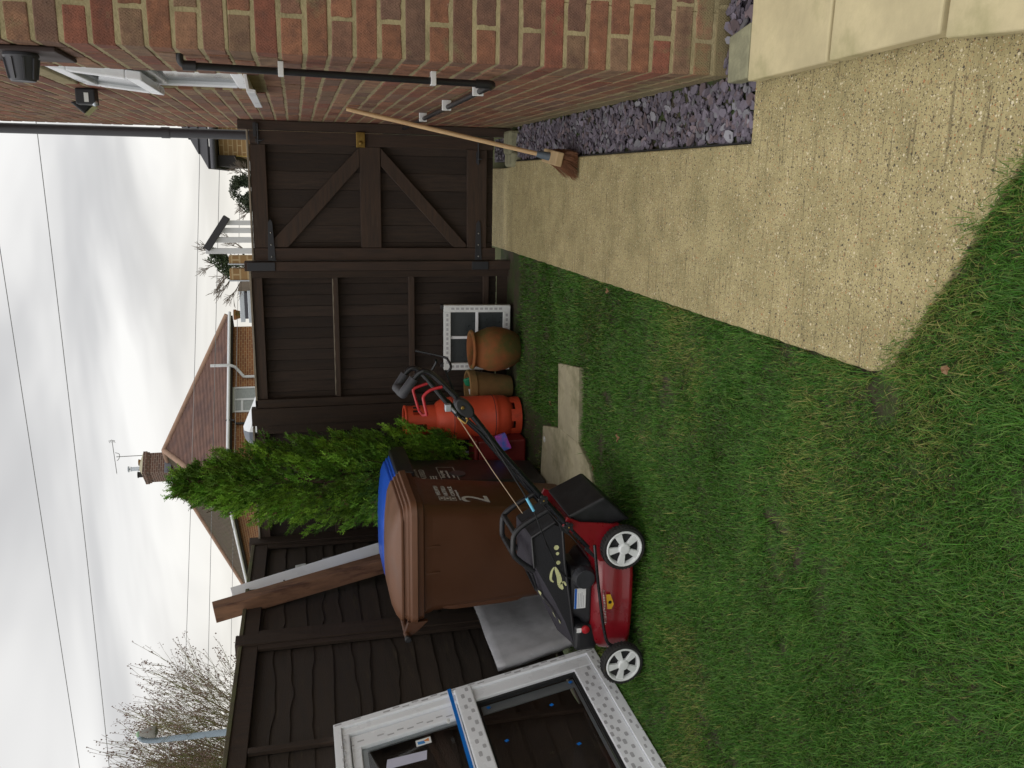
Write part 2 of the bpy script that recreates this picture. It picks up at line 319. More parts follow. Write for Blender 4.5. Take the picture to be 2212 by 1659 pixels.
def concrete_path_mat():
    m_ = bpy.data.materials.new('exposed aggregate concrete'); m_.use_nodes = True; t = m_.node_tree; b = t.nodes['Principled BSDF']
    tcn = N('ShaderNodeTexCoord', t); v = tcn.outputs['Object']
    def noi(s, d=5, vec=v):
        n = N('ShaderNodeTexNoise', t); LK(t, vec, n.inputs['Vector']); n.inputs['Scale'].default_value = s; n.inputs['Detail'].default_value = d; n.inputs['Roughness'].default_value = .6; return n.outputs[0]
    def mix(f, a, c):
        n = N('ShaderNodeMix', t, data_type='RGBA'); LK(t, f, n.inputs[0])
        for i, q in ((6, a), (7, c)):
            if isinstance(q, tuple): n.inputs[i].default_value = (*q, 1)
            else: LK(t, q, n.inputs[i])
        return n.outputs[2]
    base = ramp_(t, noi(6.5, 10), [(.32, lin(154, 143, 102)), (.5, lin(173, 160, 116)), (.68, lin(187, 173, 128))])
    # pebbles of two sizes, each with its own colour
    for sc_, lo, hi, amount in ((260, .36, .46, .46), (140, .31, .37, .62), (72, .25, .30, .72)):
        vo = N('ShaderNodeTexVoronoi', t); LK(t, v, vo.inputs['Vector']); vo.inputs['Scale'].default_value = sc_; vo.inputs['Randomness'].default_value = 1
        sp = N('ShaderNodeSeparateColor', t); LK(t, vo.outputs['Color'], sp.inputs[0])
        inside = N('ShaderNodeMapRange', t); LK(t, vo.outputs['Distance'], inside.inputs[0]); inside.inputs[1].default_value = hi; inside.inputs[2].default_value = lo
        pick = math_('GREATER_THAN', sp.outputs[1], amount, nt_=t)
        pc = ramp_(t, sp.outputs[0], [(.0, lin(66, 60, 54)), (.2, lin(96, 84, 66)), (.42, lin(120, 104, 78)), (.62, lin(176, 150, 104)), (.78, lin(222, 210, 178)), (.93, lin(176, 120, 80))])
        pc_n = pc.node; pc_n.color_ramp.interpolation = 'CONSTANT'
        base = mix(math_('MULTIPLY', math_('MULTIPLY', inside.outputs[0], pick, nt_=t), .9, nt_=t), base, pc)
    # tamped ridges across the path, worn
    mp2 = N('ShaderNodeMapping', t); LK(t, v, mp2.inputs[0]); mp2.inputs['Scale'].default_value = (4, 75, 1)
    st = N('ShaderNodeMapRange', t); LK(t, noi(1, 3, mp2.outputs[0]), st.inputs[0]); st.inputs[1].default_value = .56; st.inputs[2].default_value = .72
    dirt = math_('MULTIPLY', st.outputs[0], math_('MULTIPLY', noi(4, 3), 1.25, nt_=t), nt_=t)
    base = mix(dirt, base, lin(92, 82, 60))
    gr = N('ShaderNodeMapRange', t); LK(t, noi(1.3, 6), gr.inputs[0]); gr.inputs[1].default_value = .5; gr.inputs[2].default_value = .75; gr.inputs[4].default_value = .25
    base = mix(gr.outputs[0], base, lin(128, 126, 84))
    LK(t, base, b.inputs['Base Color']); b.inputs['Roughness'].default_value = .9
    bp = N('ShaderNodeBump', t); bp.inputs['Strength'].default_value = .7; bp.inputs['Distance'].default_value = .004
    LK(t, math_('ADD', noi(110, 3), math_('MULTIPLY', noi(1, 3, mp2.outputs[0]), .7, nt_=t), nt_=t), bp.inputs['Height']); LK(t, bp.outputs[0], b.inputs['Normal'])
    return m_
path_m = concrete_path_mat()

# ------------------------------------------------------------------ ground, path, slabs
B().add([(-150, -60, -.12), (150, -60, -.12), (150, 300, -.12), (-150, 300, -.12)], [(0, 1, 2, 3)]).build('ground', ground_m, kind='structure')
FA, FB = Vector((-2.60, 6.08, 0)), Vector((-2.92, 2.4, 0))
def fence_x(y): return FA.x+(FB.x-FA.x)*(y-FA.y)/(FB.y-FA.y)
b = B(); nx, ny = 90, 130
xs = np.linspace(-3.2, 1.2, nx); ys = np.linspace(0.2, 6.3, ny)
for y in ys:
    for x in xs: b.v.append((x, y, -.022+.012*nz2(x, y, 3, 5)+.008*nz2(x, y, 11, 2)))
b.c = [(.5, .5, .5)]*len(b.v)
for j in range(ny-1):
    for i in range(nx-1): b.f.append((j*nx+i, j*nx+i+1, (j+1)*nx+i+1, (j+1)*nx+i))
b.mi = [0]*len(b.f)
b.build('lawn_soil', soil_m, kind='structure', sm=60)
def rough(p, q, st, amp):
    p, q = Vector(p), Vector(q); k = max(2, int((q-p).length/st)); n_ = Vector((-(q-p).y, (q-p).x)).normalized()
    return [p.lerp(q, i/k)+n_*amp*(noise.noise(Vector((p.x*3+i*.7, p.y*2, 1)))+.6*noise.noise(Vector((p.x+i*2.3, p.y, 5)))) for i in range(k)]
pl_ = [(.60, 1.2), (.60, 2.645), (.136, 2.645), (.137, 5.93), (.10, 5.95), (.095, 6.12), (.10, 7.3), (-.485, 7.3)]+[tuple(v) for v in rough((-.478, 6.05), (-.470, 1.88), .05, .006)]+[tuple(v) for v in rough((-.455, 1.85), (.56, 1.2), .05, .008)]
b = B(); b.prism([(x, y, -.1) for x, y in pl_], (0, 0, .106)); b.build('path', path_m, kind='structure', bev=.008, seg=3)
gp = 'buff paving slabs of the raised patio'
def slab(name, poly, z, th, mt, label, group, cat='paving slab', bev=.006):
    b = B(); c = sum((Vector(p) for p in poly), Vector((0, 0)))/len(poly)
    b.prism([(x, y, z-th) for x, y in poly], (0, 0, th)); return b.build(name, mt, label=label, cat=cat, group=group, origin=(c.x, c.y, z-th), bev=bev, seg=3)
slab('patio_slab', [(.322, 2.595), (.328, 2.172), (.86, 2.165), (.85, 2.60)], .062, .045, paving, 'mossy edged buff paving slab nearest the brick corner', gp)
slab('patio_slab', [(.330, 2.160), (.336, 1.745), (.87, 1.735), (.86, 2.153)], .062, .045, paving, 'buff paving slab in the middle of the patio edge row', gp)
slab('patio_slab', [(.325, 1.728), (.29, 1.28), (.87, 1.28), (.87, 1.72)], .060, .045, paving, 'buff paving slab nearest the camera at the picture corner', gp)
slab('patio_slab', [(.87, 2.60), (.88, 2.165), (1.3, 2.165), (1.3, 2.6)], .062, .045, paving, 'buff paving slab second from the path along the house', gp)
slab('patio_bed', [(.35, 2.56), (.36, 1.25), (1.4, 1.25), (1.4, 2.56)], .016, .08, stone_m, 'mortar bed under the raised buff patio slabs', None, 'mortar bed')
slab('edging_block', [(.330, 2.735), (.333, 2.603), (.50, 2.606), (.475, 2.742)], .060, .055, stone_m, 'small grey concrete edging block between brick corner and patio slab', None, 'edging block')
gs_ = 'worn stepping slabs set in the lawn'
slab('stepping_slab', [(-1.025, 4.70), (-.972, 4.325), (-1.395, 4.288), (-1.47, 4.66)], .006, .05, step_m, 'worn stepping slab lying alone at a right angle nearest the path', gs_)
slab('stepping_slab', [(-1.485, 4.98), (-1.40, 4.625), (-1.86, 4.60), (-1.93, 5.01)], .007, .05, step_m, 'stepping slab with a white bird dropping near the gas bottle', gs_)
slab('stepping_slab', [(-1.398, 4.613), (-1.385, 4.29), (-1.45, 4.10), (-1.54, 4.02), (-1.90, 3.99), (-1.88, 4.588)], .008, .05, step_m, 'stepping slab half under the front of the brown bin', gs_)
b = B(); b.lathe([(.02, 0), (.016, .004), (.006, .006)], (-1.56, 4.93, .0075), 10); b.build('bird_dropping', white_print, label='white splash of bird dropping on stepping slab', cat='bird dropping', sm=40)
b = B()
b.box(.10, .20, 5.80, 6.02, -.05, .035); b.box(.18, .34, 5.83, 6.0, -.05, .05); 
b.build('stone_block', stone_m, label='rough concrete lump at the foot of the latch side gate post', cat='concrete block', bev=.02, origin=(.22, 5.9, -.05))

# slate chippings (countless)
b = B(); b.cur = (.07, .06, .075); b.box(.143, .366, 2.66, 5.84, -.09, -.028); b.box(.143, .31, 6.04, 6.6, -.09, -.028); b.box(.34, 1.5, 2.61, 2.838, -.09, .0)
def chip(x, y, z, s):
    k = random.choice((5, 6, 6, 7)); th = rnd(.003, .007); el = rnd(.5, .8); a0 = rnd(0, 6.28)
    M3 = Matrix.Rotation(a0, 3, 'Z') @ Matrix.Rotation(rnd(-.35, .35), 3, 'X') @ Matrix.Rotation(rnd(-.35, .35), 3, 'Y')
    g = rnd(.65, 1.35); t = random.random(); base = (.138, .119, .150) if t < .7 else ((.155, .118, .130) if t < .85 else (.20, .195, .215))
    b.cur = tuple(c*g for c in base)
    pts = [Vector((s*math.cos(6.283*i/k+rnd(-.25, .25))*rnd(.75, 1.1), s*el*math.sin(6.283*i/k+rnd(-.25, .25))*rnd(.75, 1.1), 0)) for i in range(k)]
    o = Vector((x, y, z)); b.prism([o+M3 @ p for p in pts], M3 @ Vector((0, 0, th)))
for i in range(2300):
    y = rnd(2.66, 5.84); x = rnd(.150, .355); chip(x, y, -.024+rnd(0, .016), rnd(.011, .029))
for i in range(150): chip(rnd(.15, .30), rnd(6.06, 6.5), -.02+rnd(0, .015), rnd(.01, .02))
for i in range(420): chip(rnd(.45, 1.4), rnd(2.625, 2.82), .006+rnd(0, .022), rnd(.014, .032))
for i in range(26): chip(rnd(.38, .50), rnd(2.76, 2.83), .0+rnd(0, .02), rnd(.014, .028))
b.build('slate_chippings', slate_m, kind='stuff', label='bed of plum grey slate chippings along the brick wall', cat='slate chippings')
B().box(.1375, .1425, 2.65, 5.90, -.1, .004).build('edging_strip', rubber, label='thin black edging strip between path and slate bed', cat='edging strip')

# ------------------------------------------------------------------ grass (countless)
def in_poly(x, y, poly):
    r = False; j = len(poly)-1
    for i in range(len(poly)):
        xi, yi = poly[i]; xj, yj = poly[j]
        if (yi > y) != (yj > y) and x < (xj-xi)*(y-yi)/(yj-yi)+xi: r = not r
        j = i
    return r
slabs = [[(-1.035, 4.69), (-.985, 4.335), (-1.39, 4.30), (-1.46, 4.65)], [(-1.495, 4.97), (-1.41, 4.63), (-1.86, 4.60), (-1.93, 5.0)], [(-1.408, 4.61), (-1.395, 4.30), (-1.46, 4.115), (-1.545, 4.035), (-1.90, 4.0), (-1.88, 4.588)]]
straw_c = [(.27, .25, .08), (.17, .21, .04), (.12, .19, .028), (.20, .22, .05)]
green_c = [(.036, .132, .008), (.028, .108, .007), (.050, .152, .010), (.070, .166, .019), (.104, .192, .034)]
vs_, fs_, cs_ = [], [], []
def dens(x, y):
    if y > 5.72+.1*nz2(x, y, 4): return 0
    if y < 2.2: base = 1
    else: base = max(.55, 1-.14*(y-2.2))
    soilp = .75*nz2(x, y, 4.2, 8)+.6*nz2(x, y, 11, 3)
    if soilp > .56: base *= .25
    if (x+.52)**2+((y-1.86)*1.0)**2 < .004+.008*nz2(x, y, 12, 6): base *= .12
    if y > 5.25: base *= .45
    if x < -1.45 and y > 4.6: base *= .12
    if x < fence_x(y)+.3 and y > 3.6: base *= .3
    return base
def path_front(x): return 1.86-(x+.47)*.694          # near end of the path
cnt = 0
NB = 380000
X_ = rng.uniform(-2.85, .45, NB*2); Y_ = 0.75+(5.1)*rng.random(NB*2)**1.35
for x, y in zip(X_, Y_):
    if cnt >= NB: break
    jx = .020*nz2(x, y, 9, 1)+.008*nz2(x, y, 40, 7)
    if x > -.476+jx and y > path_front(x)+.03+.05*nz2(x, y, 9, 4)+.035*nz2(x, y, 30, 9): continue
    if x < fence_x(y)+.02: continue
    if x > .30+.03*nz2(x, y, 5) : continue
    if random.random() > dens(x, y): continue
    if any(in_poly(x, y, s) for s in slabs): continue
    cnt += 1
    st = nz2(x*.7, y, 1.6, 31)+.55*nz2(x, y, 5, 13)+.30*math.sin((x*.55+y)*5.2)*.5
    near = max(0, 1-(y-.8)/2.4)
    if random.random() < max(.03, min(.48, -.04+st*.78)): c = random.choice(straw_c)
    else: c = random.choice(green_c)
    g = rnd(.7, 1.3); c = (c[0]*g, c[1]*g, c[2]*g)
    L_ = rnd(.014, .034)*(1.5 if random.random() < .12 else 1)*(1+.35*near)*(1+.9*max(0, nz2(x, y, 6, 17)))*(1.35 if -.50 < x < -.44 or (x > -.47 and y < path_front(x)+.09 and y > path_front(x)-.03) else 1); wd = rnd(.0006, .0013)*(1+.18*max(0, y-2))
    a = 6.0*nz2(x, y, 2.3, 41)+rng.normal(2.2, 1.2) if random.random() < .55 else rnd(0, 6.283)
    lean = rnd(.45, 1.5); dx, dy = math.cos(a), math.sin(a); px_, py_ = -dy*wd, dx*wd
    z0 = -.024+.012*nz2(x, y, 3, 5)
    h1 = L_*.55*math.cos(lean*.5); o1 = L_*.55*math.sin(lean*.5); h2 = h1+L_*.5*math.cos(lean*1.25); o2 = o1+L_*.5*math.sin(lean*1.25)
    k = len(vs_)
    vs_ += [(x-px_, y-py_, z0), (x+px_, y+py_, z0), (x+dx*o1-px_*.8, y+dy*o1-py_*.8, z0+h1), (x+dx*o1+px_*.8, y+dy*o1+py_*.8, z0+h1), (x+dx*o2, y+dy*o2, z0+h2)]
    fs_ += [(k, k+1, k+3, k+2), (k+2, k+3, k+4)]; cs_ += [c]*5
b = B(); b.v = vs_; b.f = fs_; b.c = cs_; b.mi = [0]*len(fs_)
b.build('lawn_grass', grass_m, kind='stuff', label='short green lawn grass with straw coloured mown streaks', cat='grass', fixn=False)

# fallen leaves
gl_ = 'dead leaves fallen on the lawn and path'
for (x, y, z, s, a, lb) in [(-1.168, 3.65, .022, .034, .4, 'curled pale brown leaf on open lawn in front of the bins'), (-1.285, 4.77, .02, .03, 1.2, 'tan leaf on the grass beside the lone stepping slab'), (.02, 1.33, .010, .018, 2.2, 'brown leaf in the near grass by the picture edge'), (-.50, 3.88, .022, .022, 2.9, 'small red brown leaf at the edge of the path'), (-1.43, 3.98, .02, .022, .2, 'reddish leaf in the grass right of the brown bin'), (-.40, 1.62, .03, .022, 1.9, 'orange brown leaf in grass just past the path end')]:
    b = B(); b.cur = (.22, .12, .055); q = []
    for i in range(11):
        t = i/10; q.append((t-.5, .36*math.sin(math.pi*t)**.9*(1+.12*math.sin(i*2.6)), .5*(t-.5)**2+.1*math.sin(i)))
    pts = q+[(p[0], -p[1]*.9, p[2]+.12) for p in q[-2:0:-1]]
    M3 = Matrix.Rotation(a, 3, 'Z') @ Matrix.Rotation(rnd(-.4, .4), 3, 'X')
    n_p = len(pts); vv = [Vector((x, y, z))+M3 @ (Vector(p)*s*1.35) for p in pts]; cc = Vector((x, y, z+.003))
    b.add(vv+[cc], [(i, (i+1) % n_p, n_p) for i in range(n_p)])
    o = b.build('dead_leaf', ivy_m, label=lb, cat='leaf', group=gl_, origin=(x, y, z), fixn=False)
    md = o.modifiers.new('thick', 'SOLIDIFY'); md.thickness = .0012

# ------------------------------------------------------------------ brick house (right)
house = thing('brick_house', 'red brick house wall and corner on the right with white window', 'house', (.365, 2.84, 0))
WX, WY = .365, 2.84
bc = [(.235, .102, .060), (.26, .114, .065), (.21, .106, .070), (.27, .142, .084), (.235, .142, .088), (.23, .084, .054), (.20, .112, .078), (.265, .116, .066), (.19, .100, .070)]
WIN = (3.47, 4.13, 1.635, 2.33)
b = B(); PI_, J = .075, .010
def brick(x0, x1, y0, y1, z0, z1):
    g = rnd(.8, 1.18); c = random.choice(bc); b.cur = (c[0]*g, c[1]*g, c[2]*g); e = lambda: rnd(-.0016, .0016)
    rj = lambda: rnd(-.0026, .0026)
    def outline(a0, a1):
        k = max(2, int((a1-a0)/.02)); q = [(a0+(a1-a0)*i/k+rj()*.5*(0 < i), z0+rj()) for i in range(k)]+[(a1+rj(), z0+(z1-z0)*i/3+rj()*.5*(i > 0)) for i in range(3)]
        return q+[(a1-(a1-a0)*i/k+rj()*.5*(i > 0), z1+rj()) for i in range(k)]+[(a0+rj(), z1-(z1-z0)*i/3+rj()*.5*(i > 0)) for i in range(3)]
    if y0 > WY+.05 and x0 == WX: dx_ = e(); b.prism([(x0+dx_, u, v) for u, v in outline(y0, y1)], (x1-x0, 0, 0)); return
    if x0 > WX+.05: dy_ = e(); b.prism([(u, y0+dy_, v) for u, v in outline(x0, x1)], (0, y1-y0, 0)); return
    b.hexa([(x0+e(), y0+e(), z0+e()), (x1, y0+e(), z0+e()), (x1, y1+e(), z0+e()), (x0+e(), y1+e(), z0+e()), (x0+e(), y0+e(), z1+e()), (x1, y0+e(), z1+e()), (x1, y1+e(), z1+e()), (x0+e(), y1+e(), z1+e())])
ZT = 4.9; YE, XE = 7.2, 2.6
for k in range(int((ZT+.08)/PI_)):
    z0 = -.085+k*PI_+.006; z1 = z0+.063; odd = k % 2
    if odd: brick(WX, WX+.213, WY, WY+.1025, z0, z1); sx, sy = WX+.225, WY+.1145
    else: brick(WX, WX+.1025, WY, WY+.213, z0, z1); sx, sy = WX+.1145, WY+.225
    y = sy
    while y < YE-.02:
        y1 = min(y+.213, YE); segs = [(y, y1)]
        if z1 > WIN[2]-.005 and z0 < WIN[3]+.0:
            segs = [(a, min(c_, WIN[0])) for a, c_ in segs if a < WIN[0]]+[(max(a, WIN[1]), c_) for a, c_ in segs if c_ > WIN[1]]
        for a, c_ in segs:
            if c_-a > .015: brick(WX, WX+.1025, a, c_, z0, z1)
        y += .225
    x = sx
    while x < XE: brick(x, min(x+.213, XE), WY, WY+.1025, z0, z1); x += .225
b.m = 1; d = .0022
for (y0, y1, z0, z1) in ((WY+d, YE, -.1, WIN[2]), (WY+d, WIN[0], WIN[2], WIN[3]), (WIN[1], YE, WIN[2], WIN[3]), (WY+d, YE, WIN[3], ZT)):
    b.box(WX+d, WX+.2, y0, y1, z0, z1)
b.box(WX+.2, XE, WY+d, WY+.2, -.1, ZT); b.box(WX+.2, XE, YE-.2, YE, -.1, ZT); b.box(XE-.2, XE, WY+.2, YE-.2, -.1, ZT)
b.build('wall', [brick_m, mortar_m], house, bev=.004, seg=2)
b = B(); b.box(WX-.3, XE+.3, WY-.3, YE+.3, ZT+.003, ZT+.12); b.prism([(WX-.3, WY-.3, ZT+.12), (XE+.3, WY-.3, ZT+.12), ((WX+XE)/2, WY-.3, ZT+1.2)], (0, YE-WY+.6, 0)); b.build('roof', roof_tile, house)
# window
wn = B(); y0, y1, z0, z1 = WIN; fx0, fx1 = WX+.012, WX+.075
for a in ((y0+.002, y1-.002, z1-.052, z1-.002), (y0+.002, y1-.002, z0+.0, z0+.05), (y0+.002, y0+.052, z0+.05, z1-.052), (y1-.052, y1-.002, z0+.05, z1-.052), (y0+.052, y1-.052, 1.965, 2.025)):
    wn.box(fx0, fx1, a[0], a[1], a[2], a[3])
win = wn.build('window', upvc, house, bev=.006)
b = B(); tl = .035
def sl_pt(x, z): return x-(2.29-z)*.10
for (ya, yb, za, zb) in ((y0+.035, y1-.035, 2.235, 2.292), (y0+.035, y1-.035, 1.985, 2.04), (y0+.035, y0+.09, 2.04, 2.235), (y1-.09, y1-.035, 2.04, 2.235)):
    b.hexa([(sl_pt(WX-.002, za), ya, za), (sl_pt(WX+.03, za), ya, za), (sl_pt(WX+.03, za), yb, za), (sl_pt(WX-.002, za), yb, za), (sl_pt(WX-.002, zb), ya, zb), (sl_pt(WX+.03, zb), ya, zb), (sl_pt(WX+.03, zb), yb, zb), (sl_pt(WX-.002, zb), yb, zb)])
b.build('sash', upvc, win, bev=.005)
b = B(); b.hexa([(sl_pt(WX+.012, 2.04), y0+.09, 2.04), (sl_pt(WX+.02, 2.04), y0+.09, 2.04), (sl_pt(WX+.02, 2.04), y1-.09, 2.04), (sl_pt(WX+.012, 2.04), y1-.09, 2.04), (sl_pt(WX+.012, 2.235), y0+.09, 2.235), (sl_pt(WX+.02, 2.235), y0+.09, 2.235), (sl_pt(WX+.02, 2.235), y1-.09, 2.235), (sl_pt(WX+.012, 2.235), y1-.09, 2.235)]).build('pane', dark_glass, win)
B().box(WX+.03, WX+.038, y0+.052, y1-.052, z0+.05, 1.965).build('pane', dark_glass, win)
B().box(WX+.09, WX+.1, y0, y1, z0, z1).build('reveal', rubber, win)
b = B(); b.prism([(WX+.07, y0-.03, z0+.002), (.302, y0-.03, z0-.016), (.302, y0-.03, z0-.048), (.312, y0-.03, z0-.048), (.316, y0-.03, z0-.026), (WX+.07, y0-.03, z0-.010)], (0, y1-y0+.06, 0)); b.build('sill', upvc, win, bev=.002)
# overflow pipe with clips
pipe = B(); ptop = (.333, 2.985, 1.775); pb = (.333, 3.115, .775)
pipe.tube(smooth([(.372, 2.975, 1.79), (.345, 2.978, 1.79), (.334, 2.985, 1.775)], 4)+[Vector((.333, 3.113, .80))]+smooth([(.333, 3.115, .785), (.333, 3.13, .770), (.333, 3.16, .764)], 3)+[Vector((.333, 5.96, .742))], .0115, 10)
pp = pipe.build('overflow_pipe', black_pl, house, sm=50)
b = B(); b.tube(smooth([(.333, 3.111, .83), (.333, 3.114, .795), (.333, 3.119, .778), (.333, 3.135, .769), (.333, 3.175, .7655)], 3), .0155, 10); b.build('pipe_elbow', black_pl, pp, sm=50)
b = B(); b.lathe([(.0155, -.02), (.0155, .02)], (.334, 2.985, 1.765), 12); b.build('pipe_elbow', black_pl, pp, sm=50)
def clip(y, z, hor):
    b = B()
    if hor: b.box(.318, .364, y-.009, y+.009, z-.016, z+.026)
    else: b.box(.318, .364, y-.017, y+.015, z-.009, z+.009)
    b.build('pipe_clip', white_pl, pp, bev=.002)
for z in (1.49, .985): clip(2.985+(1.775-z)*.13, z, False)
for y in (3.38, 4.13, 4.95): clip(y, .764-.0075*(y-3.16), True)
b = B(); b.tube([(.318, 7.225, -.1), (.318, 7.225, 4.85)], .037, 16)
for z in (.6, 2.4, 4.2): b.tube([(.318, 7.225, z-.03), (.318, 7.225, z+.03)], .042, 16)
b.build('downpipe', grey_pl, house, sm=50)

# wall light: ribbed cone on a dark back plate
t = thing('wall_light', 'ribbed dark grey cone light on a brown back plate high on the brick wall', 'wall light', (.365, 3.02, 2.24))
b = B(); b.box(.349, .363, 2.93, 3.20, 2.13, 2.36); b.build('back_plate', mat('brown plate', lin(58, 44, 42), .7), t, bev=.004)
b = B(); ax = (-1, 0, 0); b.lathe([(.048, 0), (.05, .008), (.047, .012), (.036, .076), (.033, .080), (.026, .078)], (.348, 3.0, 2.242), 28, ax); b.build('lamp_body', grey_pl, t, sm=35)
for k in range(9):
    a = 6.283*k/9; u = Vector((0, math.cos(a), math.sin(a))); q = Vector((0, -math.sin(a), math.cos(a)))
    b = B(); c0 = Vector((.348, 3.0, 2.242)); b.hexa([c0+Vector((-.016, 0, 0))+u*.044-q*.004, c0+Vector((-.016, 0, 0))+u*.044+q*.004, c0+Vector((-.074, 0, 0))+u*.033+q*.003, c0+Vector((-.074, 0, 0))+u*.033-q*.003, c0+Vector((-.016, 0, 0))+u*.051-q*.003, c0+Vector((-.016, 0, 0))+u*.051+q*.003, c0+Vector((-.074, 0, 0))+u*.041+q*.002, c0+Vector((-.074, 0, 0))+u*.041-q*.002]); b.build('rib', grey_pl, t)
# floodlight
t = thing('floodlight', 'small dark floodlight box with white sticker on the wall beyond the window', 'floodlight', (.365, 4.28, 2.33))
b = B(); b.box(.296, .3635, 4.25, 4.33, 2.292, 2.372); b.build('sensor_box', iron, t, bev=.006)
b = B(); b.hexa([(.30, 4.35, 2.33), (.33, 4.35, 2.33), (.33, 4.43, 2.33), (.30, 4.43, 2.33), (.262, 4.34, 2.36), (.31, 4.34, 2.415), (.31, 4.44, 2.415), (.262, 4.44, 2.36)]); b.build('lamp_head', iron, t, bev=.006)
B().box(.306, .345, 4.2475, 4.2488, 2.318, 2.336).build('sticker', white_pl, t)
b = B(); b.ball((.302, 4.262, 2.297), .013, 10, 6); b.build('lens', alum, t, sm=60)
b = B(); b.prism([(.257, 4.335, 2.360), (.268, 4.335, 2.349), (.300, 4.345, 2.320), (.296, 4.345, 2.322)], (0, .1, 0)); b.build('glass_front', cream_m, t)

# broom leaning on the wall
t = thing('broom', 'wooden broom with brown bristles leaning against the brick wall', 'broom', (.11, 4.56, 0))
b = B(); hp0, hp1 = Vector((.139, 4.577, .145)), Vector((.348, 4.66, 1.19)); b.tube([hp0.lerp(hp1, k/8) for k in range(9)], [.0118]*8+[.0105], 12); b.build('handle', pale_wood, t, sm=50)
dv = (hp1-hp0).normalized()
b = B(); b.lathe([(.022, 0), (.020, .045), (.0155, .075)], hp0-dv*.02, 14, dv); b.build('socket', grey_blue, t, sm=40)
hc = hp0-dv*.035; ay = Vector((.10, 1, 0)).normalized(); axx = ay.cross(dv).normalized()
b = B(); b.obox(hc, axx*.037, ay*.13, dv*.019); b.build('head_block', block_wood, t, bev=.006)
b = B()
for i in range(800):
    a = rnd(-.037, .037); l = rnd(-.125, .125); p = hc-dv*.018+axx*a+ay*l; tip = Vector((p.x-.035+a*.9*(-1 if axx.x < 0 else 1)+rnd(-.012, .012), p.y-.03+rnd(-.012, .012), rnd(.008, .022)))
    b.tube([p, (p+tip)/2+Vector((.006, 0, 0)), tip], [.0016, .0014, .0009], 4, False)
b.build('bristles', bristle_m, t, fixn=False)

# ------------------------------------------------------------------ gate and posts
GY = 6.05
t = thing('gate_post', 'dark timber gate post against the brick wall on the latch side', 'gate post', (.33, 6.10, 0), 'gate posts')
B().box(.303, .362, 6.05, 6.14, -.1, 1.81).build('post', dark_wood, t, bev=.004)
t = thing('gate_post', 'dark timber gate post between the gate and the fence', 'gate post', (-.585, 6.10, 0), 'gate posts')
B().box(-.615, -.552, 6.02, 6.13, -.1, 1.81).build('post', dark_wood, t, bev=.004)
B().box(-.612, -.555, 6.012, 6.019, 1.61, 1.79).build('hinge_plate', iron, t, bev=.002)
B().box(-.612, -.555, 6.012, 6.019, .14, .26).build('hinge_plate', iron, t, bev=.002)
g = thing('gate', 'dark brown ledged and braced timber side gate, shut', 'gate', (-.12, 6.1, 0))
b = B(); x = -.546
while x < .29:
    tn = rnd(.8, 1.25); b.cur = (.040*tn, .027*tn, .020*tn); x1 = min(x+.118, .299); b.box(x+.0008, x1-.0008, 6.086+rnd(0, .004), 6.105, .10, 1.735); x = x1
b.box(-.545, .298, 6.106, 6.110, .10, 1.735)
b.build('board_panel', fence_board, g, bev=.003)
def rail(n, *a, m=dark_wood_h): return B().box(*a).build(n, m, g, bev=.003)
rail('stile', -.545, -.462, 6.045, 6.085, .085, 1.745, m=dark_wood); rail('stile', .213, .298, 6.045, 6.085, .105, 1.738, m=dark_wood)
rail('rail', -.460, .211, 6.048, 6.085, 1.640, 1.742); rail('rail', -.460, .211, 6.048, 6.085, .892, 1.030); rail('rail', -.460, .211, 6.048, 6.085, .152, .290)
def brace(p, q):
    b = B(); b.prism([(x, 6.052, z) for x, z in p], (0, .033, 0)); b.build('brace', dark_wood_h, g, bev=.003)
brace([(.209, 1.032), (.08, 1.032), (-.458, 1.52), (-.458, 1.635), (-.43, 1.638)], 0)
brace([(.209, .889), (.09, .889), (-.458, .385), (-.458, .293), (-.44, .293)], 0)
B().box(-.546, .30, 6.04, 6.11, 1.7455, 1.757).build('cap_strip', pale_edge, g, bev=.002)
b = B(); b.prism([(-.548, 6.038, 1.605), (-.548, 6.038, 1.655), (-.29, 6.038, 1.645), (-.27, 6.038, 1.63), (-.29, 6.038, 1.617)], (0, .006, 0)); h1 = b.build('strap_hinge', iron, g, bev=.001)
b = B(); b.prism([(-.548, 6.038, .185), (-.548, 6.038, .235), (-.29, 6.038, .225), (-.27, 6.038, .21), (-.29, 6.038, .197)], (0, .006, 0)); h2 = b.build('strap_hinge', iron, g, bev=.001)
for hh_, z in ((h1, 1.63), (h2, .21)):
    for x in (-.52, -.44, -.36): b = B(); b.ball((x, 6.037, z), .006, 8, 5); b.build('bolt_head', steel, hh_, sm=60)
b = B(); b.box(.205, .306, 6.028, 6.044, .992, 1.052); lk = b.build('rim_latch', brass, g, bev=.004)
b = B(); b.lathe([(.012, 0), (.014, .012), (.012, .022), (.004, .025)], (.235, 6.028, 1.022), 14, (0, -1, 0)); b.build('latch_knob', brass, lk, sm=40)
b = B(); b.lathe([(.018, 0), (.018, .002)], (.262, 6.027, 1.022), 14, (0, -1, 0)); b.build('keyhole_rose', brass, lk, sm=40)
b = B(); b.box(.222, .245, 6.036, 6.044, 1.665, 1.70); b.box(.26, .345, 6.03, 6.046, 1.692, 1.712); b.tube([(.21, 6.03, 1.682), (.34, 6.03, 1.682)], .006, 8); b.tube(smooth([(.235, 6.03, 1.682), (.235, 6.015, 1.68), (.235, 6.012, 1.655), (.245, 6.012, 1.645)], 4), .004, 6); b.build('bolt', iron, g, bev=.001)
b = B(); b.box(.12, .20, 6.036, 6.044, .205, .23); b.tube([(.11, 6.03, .217), (.30, 6.03, .217)], .006, 8); b.tube(smooth([(.15, 6.03, .217), (.15, 6.012, .214), (.15, 6.01, .195)], 4), .004, 6); b.build('bolt', iron, g, bev=.001)

